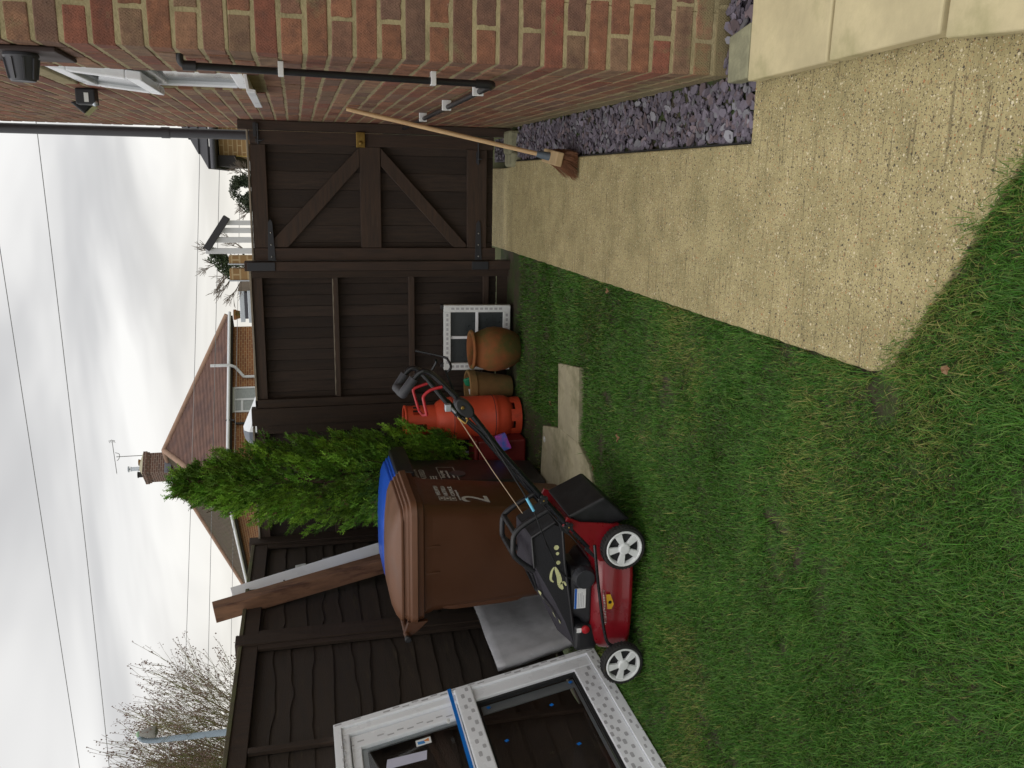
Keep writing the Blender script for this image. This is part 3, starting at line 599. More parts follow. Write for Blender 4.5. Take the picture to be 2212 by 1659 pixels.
# ------------------------------------------------------------------ back fence
f = thing('wooden_fence', 'dark brown close board back fence left of the gate', 'fence', (-1.6, 6.1, 0))
def boards(x0, x1):
    b = B(); x = x0; pz = .0765
    while x < x1-.01:
        xe = min(x+pz, x1); yo = rnd(0, .003); tn = rnd(.75, 1.35); b.cur = (.036*tn, .024*tn, .018*tn); b.hexa([(x+.002, 6.110+yo, .06), (xe-.0025, 6.124+yo, .06), (xe-.0025, 6.134, .06), (x+.002, 6.134, .06), (x+.002, 6.110+yo, 1.745), (xe-.0025, 6.124+yo, 1.745), (xe-.0025, 6.134, 1.745), (x+.002, 6.134, 1.745)]); x = xe
    b.cur = (.02, .015, .012); b.box(x0, x1, 6.138, 6.144, .06, 1.745); return b.build('board_panel', fence_board, f)
def fpart(n, *a, m=fence_wood, bev=.003): return B().box(*a).build(n, m, f, bev=bev)
boards(-1.555, -.665); boards(-2.62, -1.70)
fpart('post', -.664, -.618, 6.05, 6.11, -.1, 1.765)
fpart('post', -1.575, -1.515, 6.05, 6.108, -.1, 1.785); fpart('post', -1.70, -1.577, 6.04, 6.12, -.1, 1.815); fpart('post', -1.765, -1.702, 6.055, 6.108, -.1, 1.785)
for x0, x1, dz in ((-1.514, -.665, 0), (-2.62, -1.766, .03)):
    for z0, z1 in ((1.70, 1.768), (1.195, 1.235), (.665, .705), (.125, .165)):
        fpart('rail', x0, x1, 6.066, 6.109, z0+dz*(z0 > 1), z1+dz*(z0 > 1), m=dark_wood_h)
    fpart('cap_strip', x0-.05, x1+.05, 6.05, 6.14, 1.7695+dz, 1.783+dz, m=pale_edge, bev=.002)
    fpart('gravel_board', x0, x1, 6.10, 6.112, -.1, .058)
b = B()
q_ = [(-1.50+i*.033, 6.0645+.0006*(i % 2), 1.2275+.003*abs(math.sin(i*2.1))) for i in range(26)]
b.add([(x, y, z) for x, y, z in q_]+[(x, y, 1.2352) for x, y, z in q_]+[(x, 6.0662, z) for x, y, z in q_]+[(x, 6.0662, 1.2352) for x, y, z in q_], [f_ for i in range(25) for f_ in ((i, i+1, i+27, i+26), (52+i, 78+i, 79+i, 53+i), (26+i, 27+i, 79+i, 78+i), (i, 52+i, 53+i, i+1))])
b.build('worn_edge', pale_edge, f)

# ------------------------------------------------------------------ left fence (waney lap)
lf = thing('wooden_fence', 'dark waney lap panel fence with algae stained top along the left', 'fence', (-2.75, 4.3, 0))
fd = (FB-FA).normalized(); fn = Vector((fd.y, -fd.x, 0));
if fn.x < 0: fn = -fn
LEN = (Vector((-3.10, .33, 0))-FA).length
def fpt(s, off, z): p = FA+fd*s+fn*off; return Vector((p.x, p.y, z))
def ztop(s): return 1.845+.022*s
S_POST = [0.05, 1.27, 3.13, 4.99]
def waney(s0, s1):
    b = B(); n = 48; z = .06; k = 0
    while z < ztop(s0)-.10:
        ph = rnd(0, 100); amp = random.choice((.004, .008, .014, .020)); vs = []; hgt = .155; tn = rnd(.8, 1.3); b.cur = (.036*tn, .025*tn, .018*tn)
        for i in range(n+1):
            s = s0+(s1-s0)*i/n; sl_ = .022*(s-s0)*(z/1.8)
            lo = z+sl_+amp*noise.noise(Vector((s*2.2, ph, 0)))*1.8+amp*.9*noise.noise(Vector((s*7, ph, 3)))
            for (o, zz_) in ((.016, lo), (.005, min(z+sl_+hgt, ztop(s)-.03)), (-.004, min(z+sl_+hgt, ztop(s)-.03)), (.008, lo)): vs.append(fpt(s, o, zz_))
        fs = []
        for i in range(n):
            for j in range(4): fs.append((i*4+j, i*4+(j+1) % 4, (i+1)*4+(j+1) % 4, (i+1)*4+j))
        fs += [(3, 2, 1, 0), (n*4, n*4+1, n*4+2, n*4+3)]
        b.add(vs, fs); z += .116+rnd(-.014, .014); k += 1
    return b.build('lap_panel', waney_wood, lf, sm=30)
def fbar(n, s0, s1, o0, o1, z0, z1, z2=None, z3=None, m=fence_wood):
    z2 = z0 if z2 is None else z2; z3 = z1 if z3 is None else z3
    b = B(); b.hexa([fpt(s0, o0, z0), fpt(s1, o0, z2), fpt(s1, o1, z2), fpt(s0, o1, z0), fpt(s0, o0, z1), fpt(s1, o0, z3), fpt(s1, o1, z3), fpt(s0, o1, z1)]); return b.build(n, m, lf, bev=.003)
for s0, s1 in zip(S_POST[:-1], S_POST[1:]):
    waney(s0+.05, s1-.05)
    fbar('rail', s0+.052, s1-.052, .012, .042, ztop(s0)-.10, ztop(s0)-.012, ztop(s1)-.10, ztop(s1)-.012)
    fbar('cap_rail', s0+.052, s1-.052, -.02, .050, ztop(s0)-.011, ztop(s0)+.012, ztop(s1)-.011, ztop(s1)+.012, m=green_cap)
    fbar('rail', s0+.052, s1-.052, .012, .04, .02, .058)
    mid = (s0+s1)/2 if s1-s0 > 1.5 else None
    fbar('batten', s1-.092, s1-.052, .022, .046, .06, ztop(s1)-.102)
    fbar('batten', s0+.052, s0+.092, .022, .046, .06, ztop(s0)-.102)
    if mid: fbar('batten', mid-.02, mid+.02, .022, .046, .06, ztop(mid)-.102)
for s in S_POST: fbar('post', s-.05, s+.05, -.04, .055, -.1, ztop(s)+.03)

# ------------------------------------------------------------------ brown wheelie bin
def wheelie(name, label, x0, x1, y0, y1, rim, body_m, lid_m, sx0, sx1, sy0, sy1, cat='wheelie bin', grp=None):
    t = thing(name, label, cat, ((x0+x1)/2, (y0+y1)/2, 0), grp)
    b = B(); b.loft([(.02, sx0, sx1, sy0, sy1, .05), (.05, sx0-.006, sx1+.006, sy0-.006, sy1+.006, .055), (rim-.10, x0+.028, x1-.028, y0+.028, y1-.028, .06), (rim-.085, x0+.022, x1-.022, y0+.022, y1-.022, .06), (rim-.05, x0+.016, x1-.016, y0+.016, y1-.016, .06), (rim-.045, x0, x1, y0, y1, .06), (rim, x0-.004, x1+.004, y0-.004, y1+.004, .06)], 7)
    body = b.build('body', body_m, t, sm=28, bev=.003)
    b = B(); b.loft([(rim-.012, x0-.012, x1+.016, y0-.016, y1+.016, .065), (rim+.022, x0-.012, x1+.013, y0-.013, y1+.013, .065), (rim+.025, x0-.004, x1+.001, y0-.002, y1+.002, .06), (rim+.040, x0-.004, x1-.002, y0+.000, y1-.000, .06), (rim+.043, x0+.004, x1-.010, y0+.010, y1-.010, .06), (rim+.058, x0+.004, x1-.014, y0+.012, y1-.012, .06)], 7)
    b.loft([(rim+.0585, x0-.004, x1-.030, y0+.006, y1-.006, .07), (rim+.072, x0-.004, x1-.034, y0+.004, y1-.004, .07), (rim+.094, x0+.016, x1-.08, y0+.030, y1-.030, .07), (rim+.112, x0+.05, x1-.18, y0+.08, y1-.08, .08), (rim+.122, x0+.10, x1-.28, y0+.14, y1-.14, .08)], 7)
    lid = b.build('lid', lid_m, t, sm=24, bev=.003)
    b = B()
    for q in (.26, .74): yy = y0+(y1-y0)*q; b.prism([(x0+.02, yy-.035, rim+.055), (x0+.14, yy-.03, rim+.118), (x1-.24, yy-.02, rim+.112), (x1-.06, yy-.018, rim+.062)], (0, .045, 0))
    b.build('lid_rib', lid_m, lid, bev=.01, seg=3)
    b = B()
    for q in (y0+.02, y1-.05): b.prism([(x0-.002, q, rim-.07), (x0-.002, q, rim+.04), (x0-.075, q, rim+.065), (x0-.085, q, rim+.03), (x0-.06, q, rim-.01)], (0, .03, 0))
    b.tube([(x0-.072, y0-.012, rim+.045), (x0-.072, y1+.012, rim+.045)], .017, 12); hd = b.build('handle', body_m, t, bev=.004)
    for q in (-1, 1):
        b = B(); yy = y0-.012 if q < 0 else y1+.012; b.lathe([(.0175, 0), (.0185, .004), (.0185, .02), (.014, .024)], (x0-.072, yy, rim+.045), 12, (0, q, 0)); b.build('handle_cap', black_pl, hd, sm=40)
    for yy in (sy0+.0, sy1-.055):
        b = B(); b.lathe([(.095, 0), (.1, .01), (.1, .045), (.095, .055)], (sx0+.02, yy, .1), 24, (0, 1, 0)); b.build('wheel', tyre_m, t, sm=40)
    return t, body
bb, bbody = wheelie('wheelie_bin', 'brown wheelie bin with closed brown lid and white number 2', -2.29, -1.628, 4.13, 4.70, .925, brown_bin, brown_lid, -2.235, -1.745, 4.20, 4.66)
b = B()
for x in (-1.87, -2.02): b = B(); b.prism([(x-.006, 4.146, .872), (x+.006, 4.146, .872), (x+.004, 4.152, .79), (x-.004, 4.152, .79)], (0, .02, 0)); b.build('rib', brown_bin, bb, bev=.003)
b = B()
for x, z, l, a in ((-1.93, .70, .016, .3), (-2.02, .62, .022, 1.2), (-1.78, .42, .014, 2.0), (-2.12, .78, .01, .8)): b = B(); b.obox((x, 4.182-.02*(1-z), z), (l*math.cos(a), 0, l*math.sin(a)), (0, .0012, 0), (-.0018*math.sin(a), 0, .0018*math.cos(a))); b.build('scuff', cream_m, bb)
b = B(); b.loft([(0, 0, .49, 0, .60, .14), (.004, .006, .484, .006, .594, .135), (.006, .03, .46, .03, .57, .12)], 7)
pm = frame_m((-2.25, 4.199, .25), (1, 0, 0), (0, -.060, 1)); b.v = [tuple(pm @ Vector((v[0], v[1], v[2]*.55-.0015))) for v in b.v]; b.build('raised_panel', brown_bin, bb, sm=30)
def front_m(y, z, x_bot=-1.739, x_top=-1.656, off=.0035):
    x = x_bot+(x_top-x_bot)*(z-.05)/(.78); return frame_m((x+off, y, z), (0, 1, 0), (.107, 0, 1))
b = B(); text_verts(b, '2', front_m(4.255, .50), .22); b.build('house_number', white_print, bb)
b = B()
for i, s in enumerate(('WELWYN', 'HATFIELD', 'COUNCIL')): text_verts(b, s, front_m(4.345, .755-i*.04), .034)
text_verts(b, 'www.welhat.gov.uk', front_m(4.28, .655), .02)
b.build('printed_lettering', white_print, bb)
b = B(); Mx = front_m(4.27, .70)
def rect(x0, x1, y0, y1): b.add([Mx @ Vector(p) for p in ((x0, y0, 0), (x1, y0, 0), (x1, y1, 0), (x0, y1, 0))], [(0, 1, 2, 3)])
for i in range(3):
    o = i*.032-.02
    rect(0, .06, o, o+.004); rect(0, .06, o+.026, o+.03); rect(0, .004, o+.004, o+.026); rect(.056, .06, o+.004, o+.026); rect(.02, .044, o+.008, o+.022)
b.build('printed_symbols', white_print, bb, fixn=False)

kb, kbody = wheelie('wheelie_bin', 'black wheelie bin with bright blue lid behind the brown bin', -2.41, -1.72, 4.765, 5.325, .905, black_bin, blue_bin, -2.34, -1.80, 4.825, 5.275)
b = B(); b.box(-1.755, -1.685, 4.835, 5.345, .835, .94); b.build('lid_hinge', black_bin, kb, bev=.008)
def kfront(y, z): x = -1.794+(.046)*(z-.05)/.755; return frame_m((x+.003, y-.035, z), (0, 1, 0), (.061, 0, 1))
b = B(); text_verts(b, 'WELWYN', kfront(4.86, .80), .048); text_verts(b, 'HATFIELD', kfront(4.86, .755), .048)
for i in range(3): text_verts(b, 'rubbish only', kfront(4.88, .725-i*.016), .014)
Mx = kfront(4.87, .56)
for a in ((0, .25, 0, .004), (0, .25, .106, .11), (0, .004, .004, .106), (.246, .25, .004, .106)): rect(*a)
text_verts(b, 'Recycling', kfront(4.92, .64), .035); text_verts(b, 'and household', kfront(4.92, .61), .022); text_verts(b, 'waste', kfront(4.92, .58), .022)
b.build('printed_lettering', white_print, kb, fixn=False)
b = B(); b.lathe([(.052, 0), (.05, .002)], tuple(kfront(5.0, .55).translation), 24, (1, 0, -.05)); b.build('faded_patch', grey_pl, kb)

# ------------------------------------------------------------------ gas bottle
t = thing('gas_bottle', 'scuffed orange red gas cylinder standing by the fence', 'gas bottle', (-1.60, 5.64, 0)); gx, gy, gr = -1.60, 5.64, .152
b = B(); b.lathe([(gr*.72, .055), (gr*.9, .075), (gr*.985, .105), (gr, .14), (gr, .165), (gr+.003, .17), (gr+.003, .18), (gr, .185), (gr, .455), (gr+.003, .46), (gr+.003, .47), (gr, .475), (gr*.985, .50), (gr*.93, .54), (gr*.80, .575), (gr*.58, .60), (gr*.3, .612)], (gx, gy, 0), 40); cyl = b.build('cylinder', orange_gas, t, sm=35)
for z_ in (.187, .474): b = B(); b.tube([(gx+(gr+.0012)*math.cos(6.283*i/48), gy+(gr+.0012)*math.sin(6.283*i/48), z_) for i in range(49)], .0022, 6, False); b.build('seam', iron, cyl, sm=60)
def ring(b, r, z0, z1, gaps, n=60, th=.005):
    for i in range(n):
        a0, a1 = 6.283*i/n, 6.283*(i+1)/n; za, zb = z0, z1
        for (g0, g1, h0, h1) in gaps:
            if g0 <= math.degrees(a0) % 360 < g1:
                if h0 > z0: q = [(r, a0, z0), (r, a1, z0), (r+th, a1, z0), (r+th, a0, z0), (r, a0, h0), (r, a1, h0), (r+th, a1, h0), (r+th, a0, h0)]; b.hexa([(gx+k*math.cos(a), gy+k*math.sin(a), z) for k, a, z in q])
                za = h1
        if za < zb: q = [(r, a0, za), (r, a1, za), (r+th, a1, za), (r+th, a0, za), (r, a0, zb), (r, a1, zb), (r+th, a1, zb), (r+th, a0, zb)]; b.hexa([(gx+k*math.cos(a), gy+k*math.sin(a), z) for k, a, z in q])
b = B(); ring(b, gr*.86, 0, .105, [(g_, g_+24, .045, .085) for g_ in range(0, 360, 60)]); b.build('foot_ring', orange_gas, t)
b = B(); ring(b, .098, .565, .790, [(232, 264, .655, .735), (300, 328, .70, .745), (330, 360, .69, .74), (20, 70, .64, .75), (110, 160, .64, .75)]); 
b.build('collar', orange_gas, t)
b = B(); b.tube([(gx+.101*math.cos(6.283*i/40), gy+.101*math.sin(6.283*i/40), .792) for i in range(41)], .009, 8, False); b.build('collar_rim', orange_gas, t, sm=50)
b = B(); b.lathe([(.02, .605), (.02, .65), (.012, .655), (.012, .69)], (gx, gy, 0), 14); b.tube([(gx, gy, .66), (gx-.035, gy-.03, .66)], .012, 10); b.build('valve', brass, t, sm=40)

# ------------------------------------------------------------------ pots
t = thing('plant_pot', 'large rounded terracotta jar with green algae stains in front of small window', 'plant pot', (-1.125, 5.68, 0))
b = B(); b.lathe([(.095, 0), (.118, .03), (.143, .09), (.155, .16), (.15, .215), (.128, .27), (.117, .295), (.120, .308), (.133, .316), (.137, .326), (.130, .336), (.112, .336), (.104, .32), (.104, .29), (.12, .25), (.135, .17), (.12, .07), (.08, .03)], (-1.125, 5.68, 0), 44); b.build('jar', terra, t, sm=45)
B().lathe([(.10, .10), (.101, .11)], (-1.125, 5.68, 0), 24).build('soil', soil_m, t)
t = thing('plant_pot', 'tall tapering buff pot half hidden behind the gas bottle', 'plant pot', (-1.44, 5.86, 0))
b = B(); b.lathe([(.075, 0), (.085, .03), (.118, .25), (.122, .262), (.13, .268), (.132, .315), (.125, .322), (.112, .320), (.108, .28), (.09, .10), (.06, .05)], (-1.44, 5.86, 0), 36); b.build('pot', terra2, t, sm=40)
B().lathe([(.09, .20), (.091, .21)], (-1.44, 5.86, 0), 24).build('soil', soil_m, t)
b = B(); b.obox((-1.385, 5.83, .31), (.028, 0, .01), (0, .012, .01), (-.01, .004, .03)); b.build('plant_tie', mat('green plastic', (.005, .22, .10), .4), None, bev=.01, label='green plastic scrap poking out of the buff pot', cat='plastic scrap', origin=(-1.385, 5.83, .29))
b = B(); b.obox((-1.455, 5.80, .285), (.02, 0, .004), (0, .003, .002), (0, .01, .03)); b.build('plant_label', white_pl, None, bev=.001, label='white plant label standing in the buff pot', cat='plant label', origin=(-1.455, 5.8, .26))

# small window leaning on the back fence
t = thing('loose_window', 'small white plastic window with glazing bars leaning on back fence', 'window', (-1.09, 5.98, 0))
sw = frame_m((-.855, 5.955, -.004), (-1, 0, 0), (0, .10, 1))     # local: x left, y up, z = towards camera? fixed below
def swbox(b, a0, a1, h0, h1, d0, d1): return b.hexa([sw @ Vector(p) for p in ((a0, h0, d0), (a1, h0, d0), (a1, h1, d0), (a0, h1, d0), (a0, h0, d1), (a1, h0, d1), (a1, h1, d1), (a0, h1, d1))])
zs = sw.to_3x3() @ Vector((0, 0, 1)); sgn = 1 if zs.y < 0 else -1
b = B(); W_, Hh = .468, .475
for a in ((0, .05, 0, Hh), (W_-.05, W_, 0, Hh), (.05, W_-.05, Hh-.05, Hh), (.05, W_-.05, 0, .05)): swbox(b, *a, 0, sgn*.055)
b.build('frame', upvc_dim, t, bev=.004)
b = B(); swbox(b, W_/2-.01, W_/2+.01, .05, Hh-.05, sgn*.02, sgn*.04); b.build('glazing_bar', upvc, t, bev=.002)
b = B(); swbox(b, .05, W_/2-.01, Hh/2-.01, Hh/2+.01, sgn*.021, sgn*.039); swbox(b, W_/2+.01, W_-.05, Hh/2-.01, Hh/2+.01, sgn*.021, sgn*.039); b.build('glazing_bar', upvc, t, bev=.002)
b = B(); swbox(b, .05, W_-.05, .05, Hh-.05, sgn*.015, sgn*.02); b.build('pane', obscure, t)
b = B()
for i in range(11): u = .06+i*.034; swbox(b, u, u+.02, Hh-.033, Hh-.018, sgn*.0552, sgn*.0558); swbox(b, .017, .032, u, u+.022, sgn*.0552, sgn*.0558); swbox(b, W_-.035, W_-.018, u, u+.022, sgn*.0552, sgn*.0558); swbox(b, u, u+.02, .018, .033, sgn*.0552, sgn*.0558)
b.build('tape_print', print_grey, t)
b = B(); swbox(b, -.002, .03, Hh+.001, Hh+.022, sgn*.0, sgn*.05); swbox(b, W_-.05, W_-.02, Hh+.001, Hh+.022, 0, sgn*.05); b.build('packer', black_pl, t, bev=.002)

# ------------------------------------------------------------------ clutter between bottle and bins
t = thing('barbecue', 'dark kettle barbecue with black lid behind the gas bottle', 'barbecue', (-1.86, 5.86, 0))
b = B(); b.lathe([(.02, .36), (.13, .39), (.17, .46), (.18, .53)], (-1.86, 5.86, 0), 28, capt=False); b.build('bowl', black_gloss, t, sm=50)
b = B(); b.lathe([(.185, .535), (.178, .59), (.14, .65), (.08, .685), (.02, .693)], (-1.86, 5.86, 0), 28); b.build('lid', mat('black enamel', lin(30, 31, 34), .3), t, sm=50)
for a in (20, 140, 260):
    b = B(); u = Vector((math.cos(R(a)), math.sin(R(a)), 0)); b.tube([Vector((-1.86, 5.86, .41))+u*.11, Vector((-1.86, 5.86, 0))+u*.17], .011, 8); b.build('leg', alum, t, sm=50)
b = B(); b.box(-2.02, -1.70, 5.40, 5.58, 0, .33); b.box(-2.03, -1.69, 5.39, 5.59, .331, .36)
b.build('storage_box', red_plain, label='dark red plastic box behind the gas bottle and bins', cat='storage box', bev=.012, origin=(-1.86, 5.49, 0))
b = B(); b.obox((-1.70, 5.36, .17), (.05, .01, .02), (0, .015, 0), (-.012, .004, .035)); b.build('printed_packet', mat('blue violet print', (.08, .17, .7), .4, .3, 14, col2=(.5, .08, .5), c2=(.45, .55)), label='small blue and violet printed packet low behind mower handle', cat='packet', bev=.004, origin=(-1.70, 5.36, .13))

# ------------------------------------------------------------------ conifer
t = thing('conifer', 'bushy bright green conifer in the corner behind the bins', 'conifer tree', (-1.95, 5.5, 0))
b = B(); b.tube([(-1.97, 5.56, -.05), (-1.95, 5.54, .8), (-1.93, 5.52, 1.6), (-1.89, 5.5, 2.2)], [.05, .04, .025, .008], 10)
for i in range(40):
    z = rnd(.35, 1.95); a = rnd(0, 6.283); l = .26*(1-max(0, z-1.4)/1.2); b.tube([(-1.94, 5.53, z), (-1.94+l*math.cos(a)*.6, 5.53+l*math.sin(a)*.6, z+.10), (-1.94+l*math.cos(a), 5.53+l*math.sin(a), z+.28)], [.01, .007, .003], 5)
b.build('trunk', mat('conifer bark', lin(74, 56, 40), .9, .25, 6, bump=.4), t, sm=50)
b = B()
def crown_r(z):
    pts = [(.36, .16), (.55, .31), (.8, .345), (1.1, .355), (1.4, .35), (1.6, .315), (1.8, .245), (1.95, .185), (2.1, .115), (2.22, .045), (2.40, .01)]
    for (a, r0), (c_, r1) in zip(pts, pts[1:]):
        if a <= z <= c_: return r0+(r1-r0)*(z-a)/(c_-a)
    return .02
def crown_c(z): return Vector((-1.935+.05*max(0, z-1.6), 5.52, z))
plumes = [(.40+1.80*random.random()**1.1, rnd(0, 6.283)) for _ in range(600)]
plumes += [(rnd(.45, .78), rnd(-1.3, -.1)) for _ in range(14)]
for i_, (z, a) in enumerate(plumes):
    r = crown_r(z+.08); root = crown_c(z)+Vector((math.cos(a), math.sin(a), 0))*r*(rnd(.25, .72) if i_ < 600 else rnd(.6, .95))
    up = rnd(.9, 2.0); axis = Vector((math.cos(a), math.sin(a), up)).normalized(); ln = rnd(.11, .22)*(1 if z < 1.9 else .75)
    tone = rnd(.4, 1.4); warm = rnd(0, 1)
    for k in range(72):
        f_ = (k+random.random())/72; p = root+axis*ln*f_+Vector((rnd(-1, 1), rnd(-1, 1), rnd(-1, 1)))*.052*(1-.8*f_)
        dr = (axis*1.0+Vector((rnd(-1, 1), rnd(-1, 1), rnd(-.5, .8)))*.7).normalized(); sd_ = dr.cross(Vector((rnd(-1, 1), rnd(-1, 1), rnd(-1, 1)))).normalized(); s = rnd(.014, .032)
        g = tone*rnd(.7, 1.3); b.cur = ((.110+.07*warm)*g, (.275+.05*warm)*g, .026*g)
        if random.random() < .04: b.cur = (.11*g, .075*g, .03*g)
        vs = []; fs = []
        for q in range(4):
            u = q/3; pp = p+dr*s*u*1.1; side = (1 if q % 2 else -1); tip = pp+(dr*.8+sd_*side).normalized()*s*.66*(1-.45*u); n0 = len(vs)
            vs += [pp-dr*.0045, pp+dr*.0045, tip]; fs.append((n0, n0+1, n0+2))
        n0 = len(vs); vs += [p-sd_*.0028, p+sd_*.0028, p+dr*s*1.5]; fs.append((n0, n0+1, n0+2)); b.add(vs, fs)
b.build('crown', leaf_m, t, fixn=False)

# ------------------------------------------------------------------ things leaning on the left fence behind the bins
t = B(); p0, p1 = Vector((-2.36, 5.52, 0)), Vector((-2.645, 5.17, 2.05)); d_ = (p1-p0).normalized(); a1_ = d_.cross(Vector((.05, 1, 0))).normalized(); a2_ = a1_.cross(d_).normalized()
t.obox((p0+p1)/2, d_*((p1-p0).length/2), a1_*.05, a2_*.05)
t.build('timber_post', oak_new, label='reddish brown square timber post leaning over the left fence', cat='timber post', bev=.003, origin=tuple(p0))
p0, p1 = Vector((-2.36, 5.72, .0)), Vector((-2.665, 5.36, 1.95)); d_ = (p1-p0).normalized(); n_q = Vector((.55, -1, 0)).normalized(); n_q = (n_q-d_*n_q.dot(d_)).normalized(); s_q = d_.cross(n_q)
b = B(); b.obox((p0+p1)/2, d_*(p1-p0).length/2, s_q*.078, n_q*.012); b.obox((p0+p1)/2+n_q*.016, d_*(p1-p0).length/2, s_q*.018, n_q*.004)
b.build('plastic_trim_board', upvc, label='long white plastic trim board leaning beside the timber post', cat='trim board', bev=.002, origin=tuple(p0))
t = thing('glass_unit', 'dusty loose glazing unit with papers and packing leaning on left fence', 'glass unit', (-2.50, 5.72, .4))
gp0 = Vector((-2.46, 5.62, .50)); gu = Vector((-.14, -.02, 1)).normalized(); gv = Vector((-.30, 1, 0)).normalized(); gn = gv.cross(gu).normalized()
if gn.x < 0: gn = -gn
def gq(a, h, o=0): return gp0+gv*a+gu*h+gn*o
b = B(); b.obox(gq(.12, .575), gv*.13, gu*.575, gn*.012); b.build('glass', mat('dark green glass', lin(36, 48, 44), .12, .3, 6, col2=lin(84, 60, 44), c2=(.5, .66)), t, bev=.002)
b = B(); b.obox(gq(.0, .575, .014), gv*.012, gu*.575, gn*.004); b.obox(gq(.24, .575, .014), gv*.012, gu*.575, gn*.004); b.build('spacer', rubber, t, bev=.001)
b = B(); b.obox(gq(.03, 1.03, .018), gv*.055, gu*.035, gn*.002); b.build('paper_label', white_pl, t)
b = B(); b.obox(gq(.02, .72, .02), gv*.03, gu*.06, gn*.006); b.build('packing', mat('pinkish packing', lin(200, 180, 165), .6), t, bev=.006)
b = B(); b.obox(gq(.06, .84, .02), gv*.03, gu*.04, gn*.008); b.obox(gq(.04, .5, .018), gv*.03, gu*.16, gn*.004); b.build('polythene_scrap', poly_m, t, bev=.006)
# cord hanging on the fence near the top
b = B(); b.tube(smooth([fpt(.62, .06, 1.72), fpt(.55, .062, 1.66), fpt(.60, .06, 1.6), fpt(.66, .065, 1.63), fpt(.72, .06, 1.55)], 5), .006, 6); b.build('wire_loop', iron, label='loop of dark wire hanging at the top of the left fence', cat='wire', sm=50, origin=tuple(fpt(.62, .06, 1.6)))
# polythene wrapped sheet
b = B(); bl, br = Vector((-2.48, 4.07, 0)), Vector((-2.44, 4.80, 0)); tl_, tr_ = Vector((-2.575, 4.03, .495)), Vector((-2.535, 4.755, .495)); nn = 10; vs = []
for j in range(nn+1):
    for i in range(nn+1):
        u, v = i/nn, j/nn; p = (bl.lerp(br, u)).lerp(tl_.lerp(tr_, u), v); p = p+Vector((1, 0, .2))*(.012*noise.noise(p*7)+.008*noise.noise(p*17)); vs.append(p)
b.add(vs, [(j*(nn+1)+i, j*(nn+1)+i+1, (j+1)*(nn+1)+i+1, (j+1)*(nn+1)+i) for j in range(nn) for i in range(nn)])
o = b.build('wrapped_sheet', poly_m, label='flat sheet wrapped in cloudy grey polythene leaning behind the mower', cat='wrapped sheet', sm=60, origin=(-2.46, 4.4, 0))
md = o.modifiers.new('thick', 'SOLIDIFY'); md.thickness = .035; md.offset = -1 if True else 1

# ------------------------------------------------------------------ new window frame leaning on left fence
WB = Vector((-2.42, 3.93, 0)); WS = Vector((-.026, -1, 0)).normalized(); WU = Vector((-.199, .005, .98)).normalized(); WN = -(WS.cross(WU)).normalized()
if WN.x < 0: WN = -WN
t = thing('window_frame', 'large new white window frame with printed protective tape leaning on fence', 'window frame', tuple(WB))
def wp(s, h, o): return WB+WS*s+WU*h+WN*o
def wbox(b, s0, s1, h0, h1, o0, o1): return b.hexa([wp(s0, h0, o0), wp(s1, h0, o0), wp(s1, h1, o0), wp(s0, h1, o0), wp(s0, h0, o1), wp(s1, h0, o1), wp(s1, h1, o1), wp(s0, h1, o1)])
WL, WH = 1.75, 1.405
fl = B()
for a in ((0, .04, 0, WH), (WL-.04, WL, 0, WH), (.04, WL-.04, WH-.04, WH), (.04, WL-.04, 0, .05)): wbox(fl, *a, -.065, 0)
fr = fl.build('outer_frame', upvc, t, bev=.003)
fl = B()
for a in ((.04, .125, .05, .70), (.04, .09, .70, WH-.04), (WL-.125, WL-.04, .05, WH-.04), (.09, WL-.125, WH-.075, WH-.04), (.125, WL-.125, .05, .15)): wbox(fl, *a, -.06, -.012)
fl.build('inner_frame', upvc, t, bev=.005)
b = B(); wbox(b, .018, WL-.02, .685, .775, -.058, .006); b.build('transom', upvc, t, bev=.006)
b = B()
for a in ((.095, .19, .778, WH-.078), (WL-.22, WL-.13, .778, WH-.078), (.19, WL-.22, WH-.125, WH-.078), (.19, WL-.22, .778, .80)): wbox(b, *a, -.062, -.03)
sash = b.build('sash', upvc, t, bev=.004)
b = B(); wbox(b, .19, WL-.22, .80, WH-.125, -.05, -.045); b.build('pane', clear, sash)
b = B()
for a in ((.19, .215, .80, WH-.125), (.215, WL-.22, WH-.15, WH-.125)): wbox(b, *a, -.058, -.051)
b.build('spacer_bar', spacer_m, sash)
b = B(); wbox(b, .125, WL-.125, .15, .685, -.052, -.047); b.build('pane', clear, t)
b = B()
for a in ((.145, .205, .17, .665), (.205, WL-.125, .168, .182)): wbox(b, *a, -.0605, -.0535)
b.build('spacer_bar', spacer_m, t)
b = B()
for a in ((.125, .143, .15, .685), (.143, WL-.125, .15, .166), (.143, WL-.125, .672, .684)): wbox(b, *a, -.046, -.028)
b.build('rubber_seal', rubber, t)
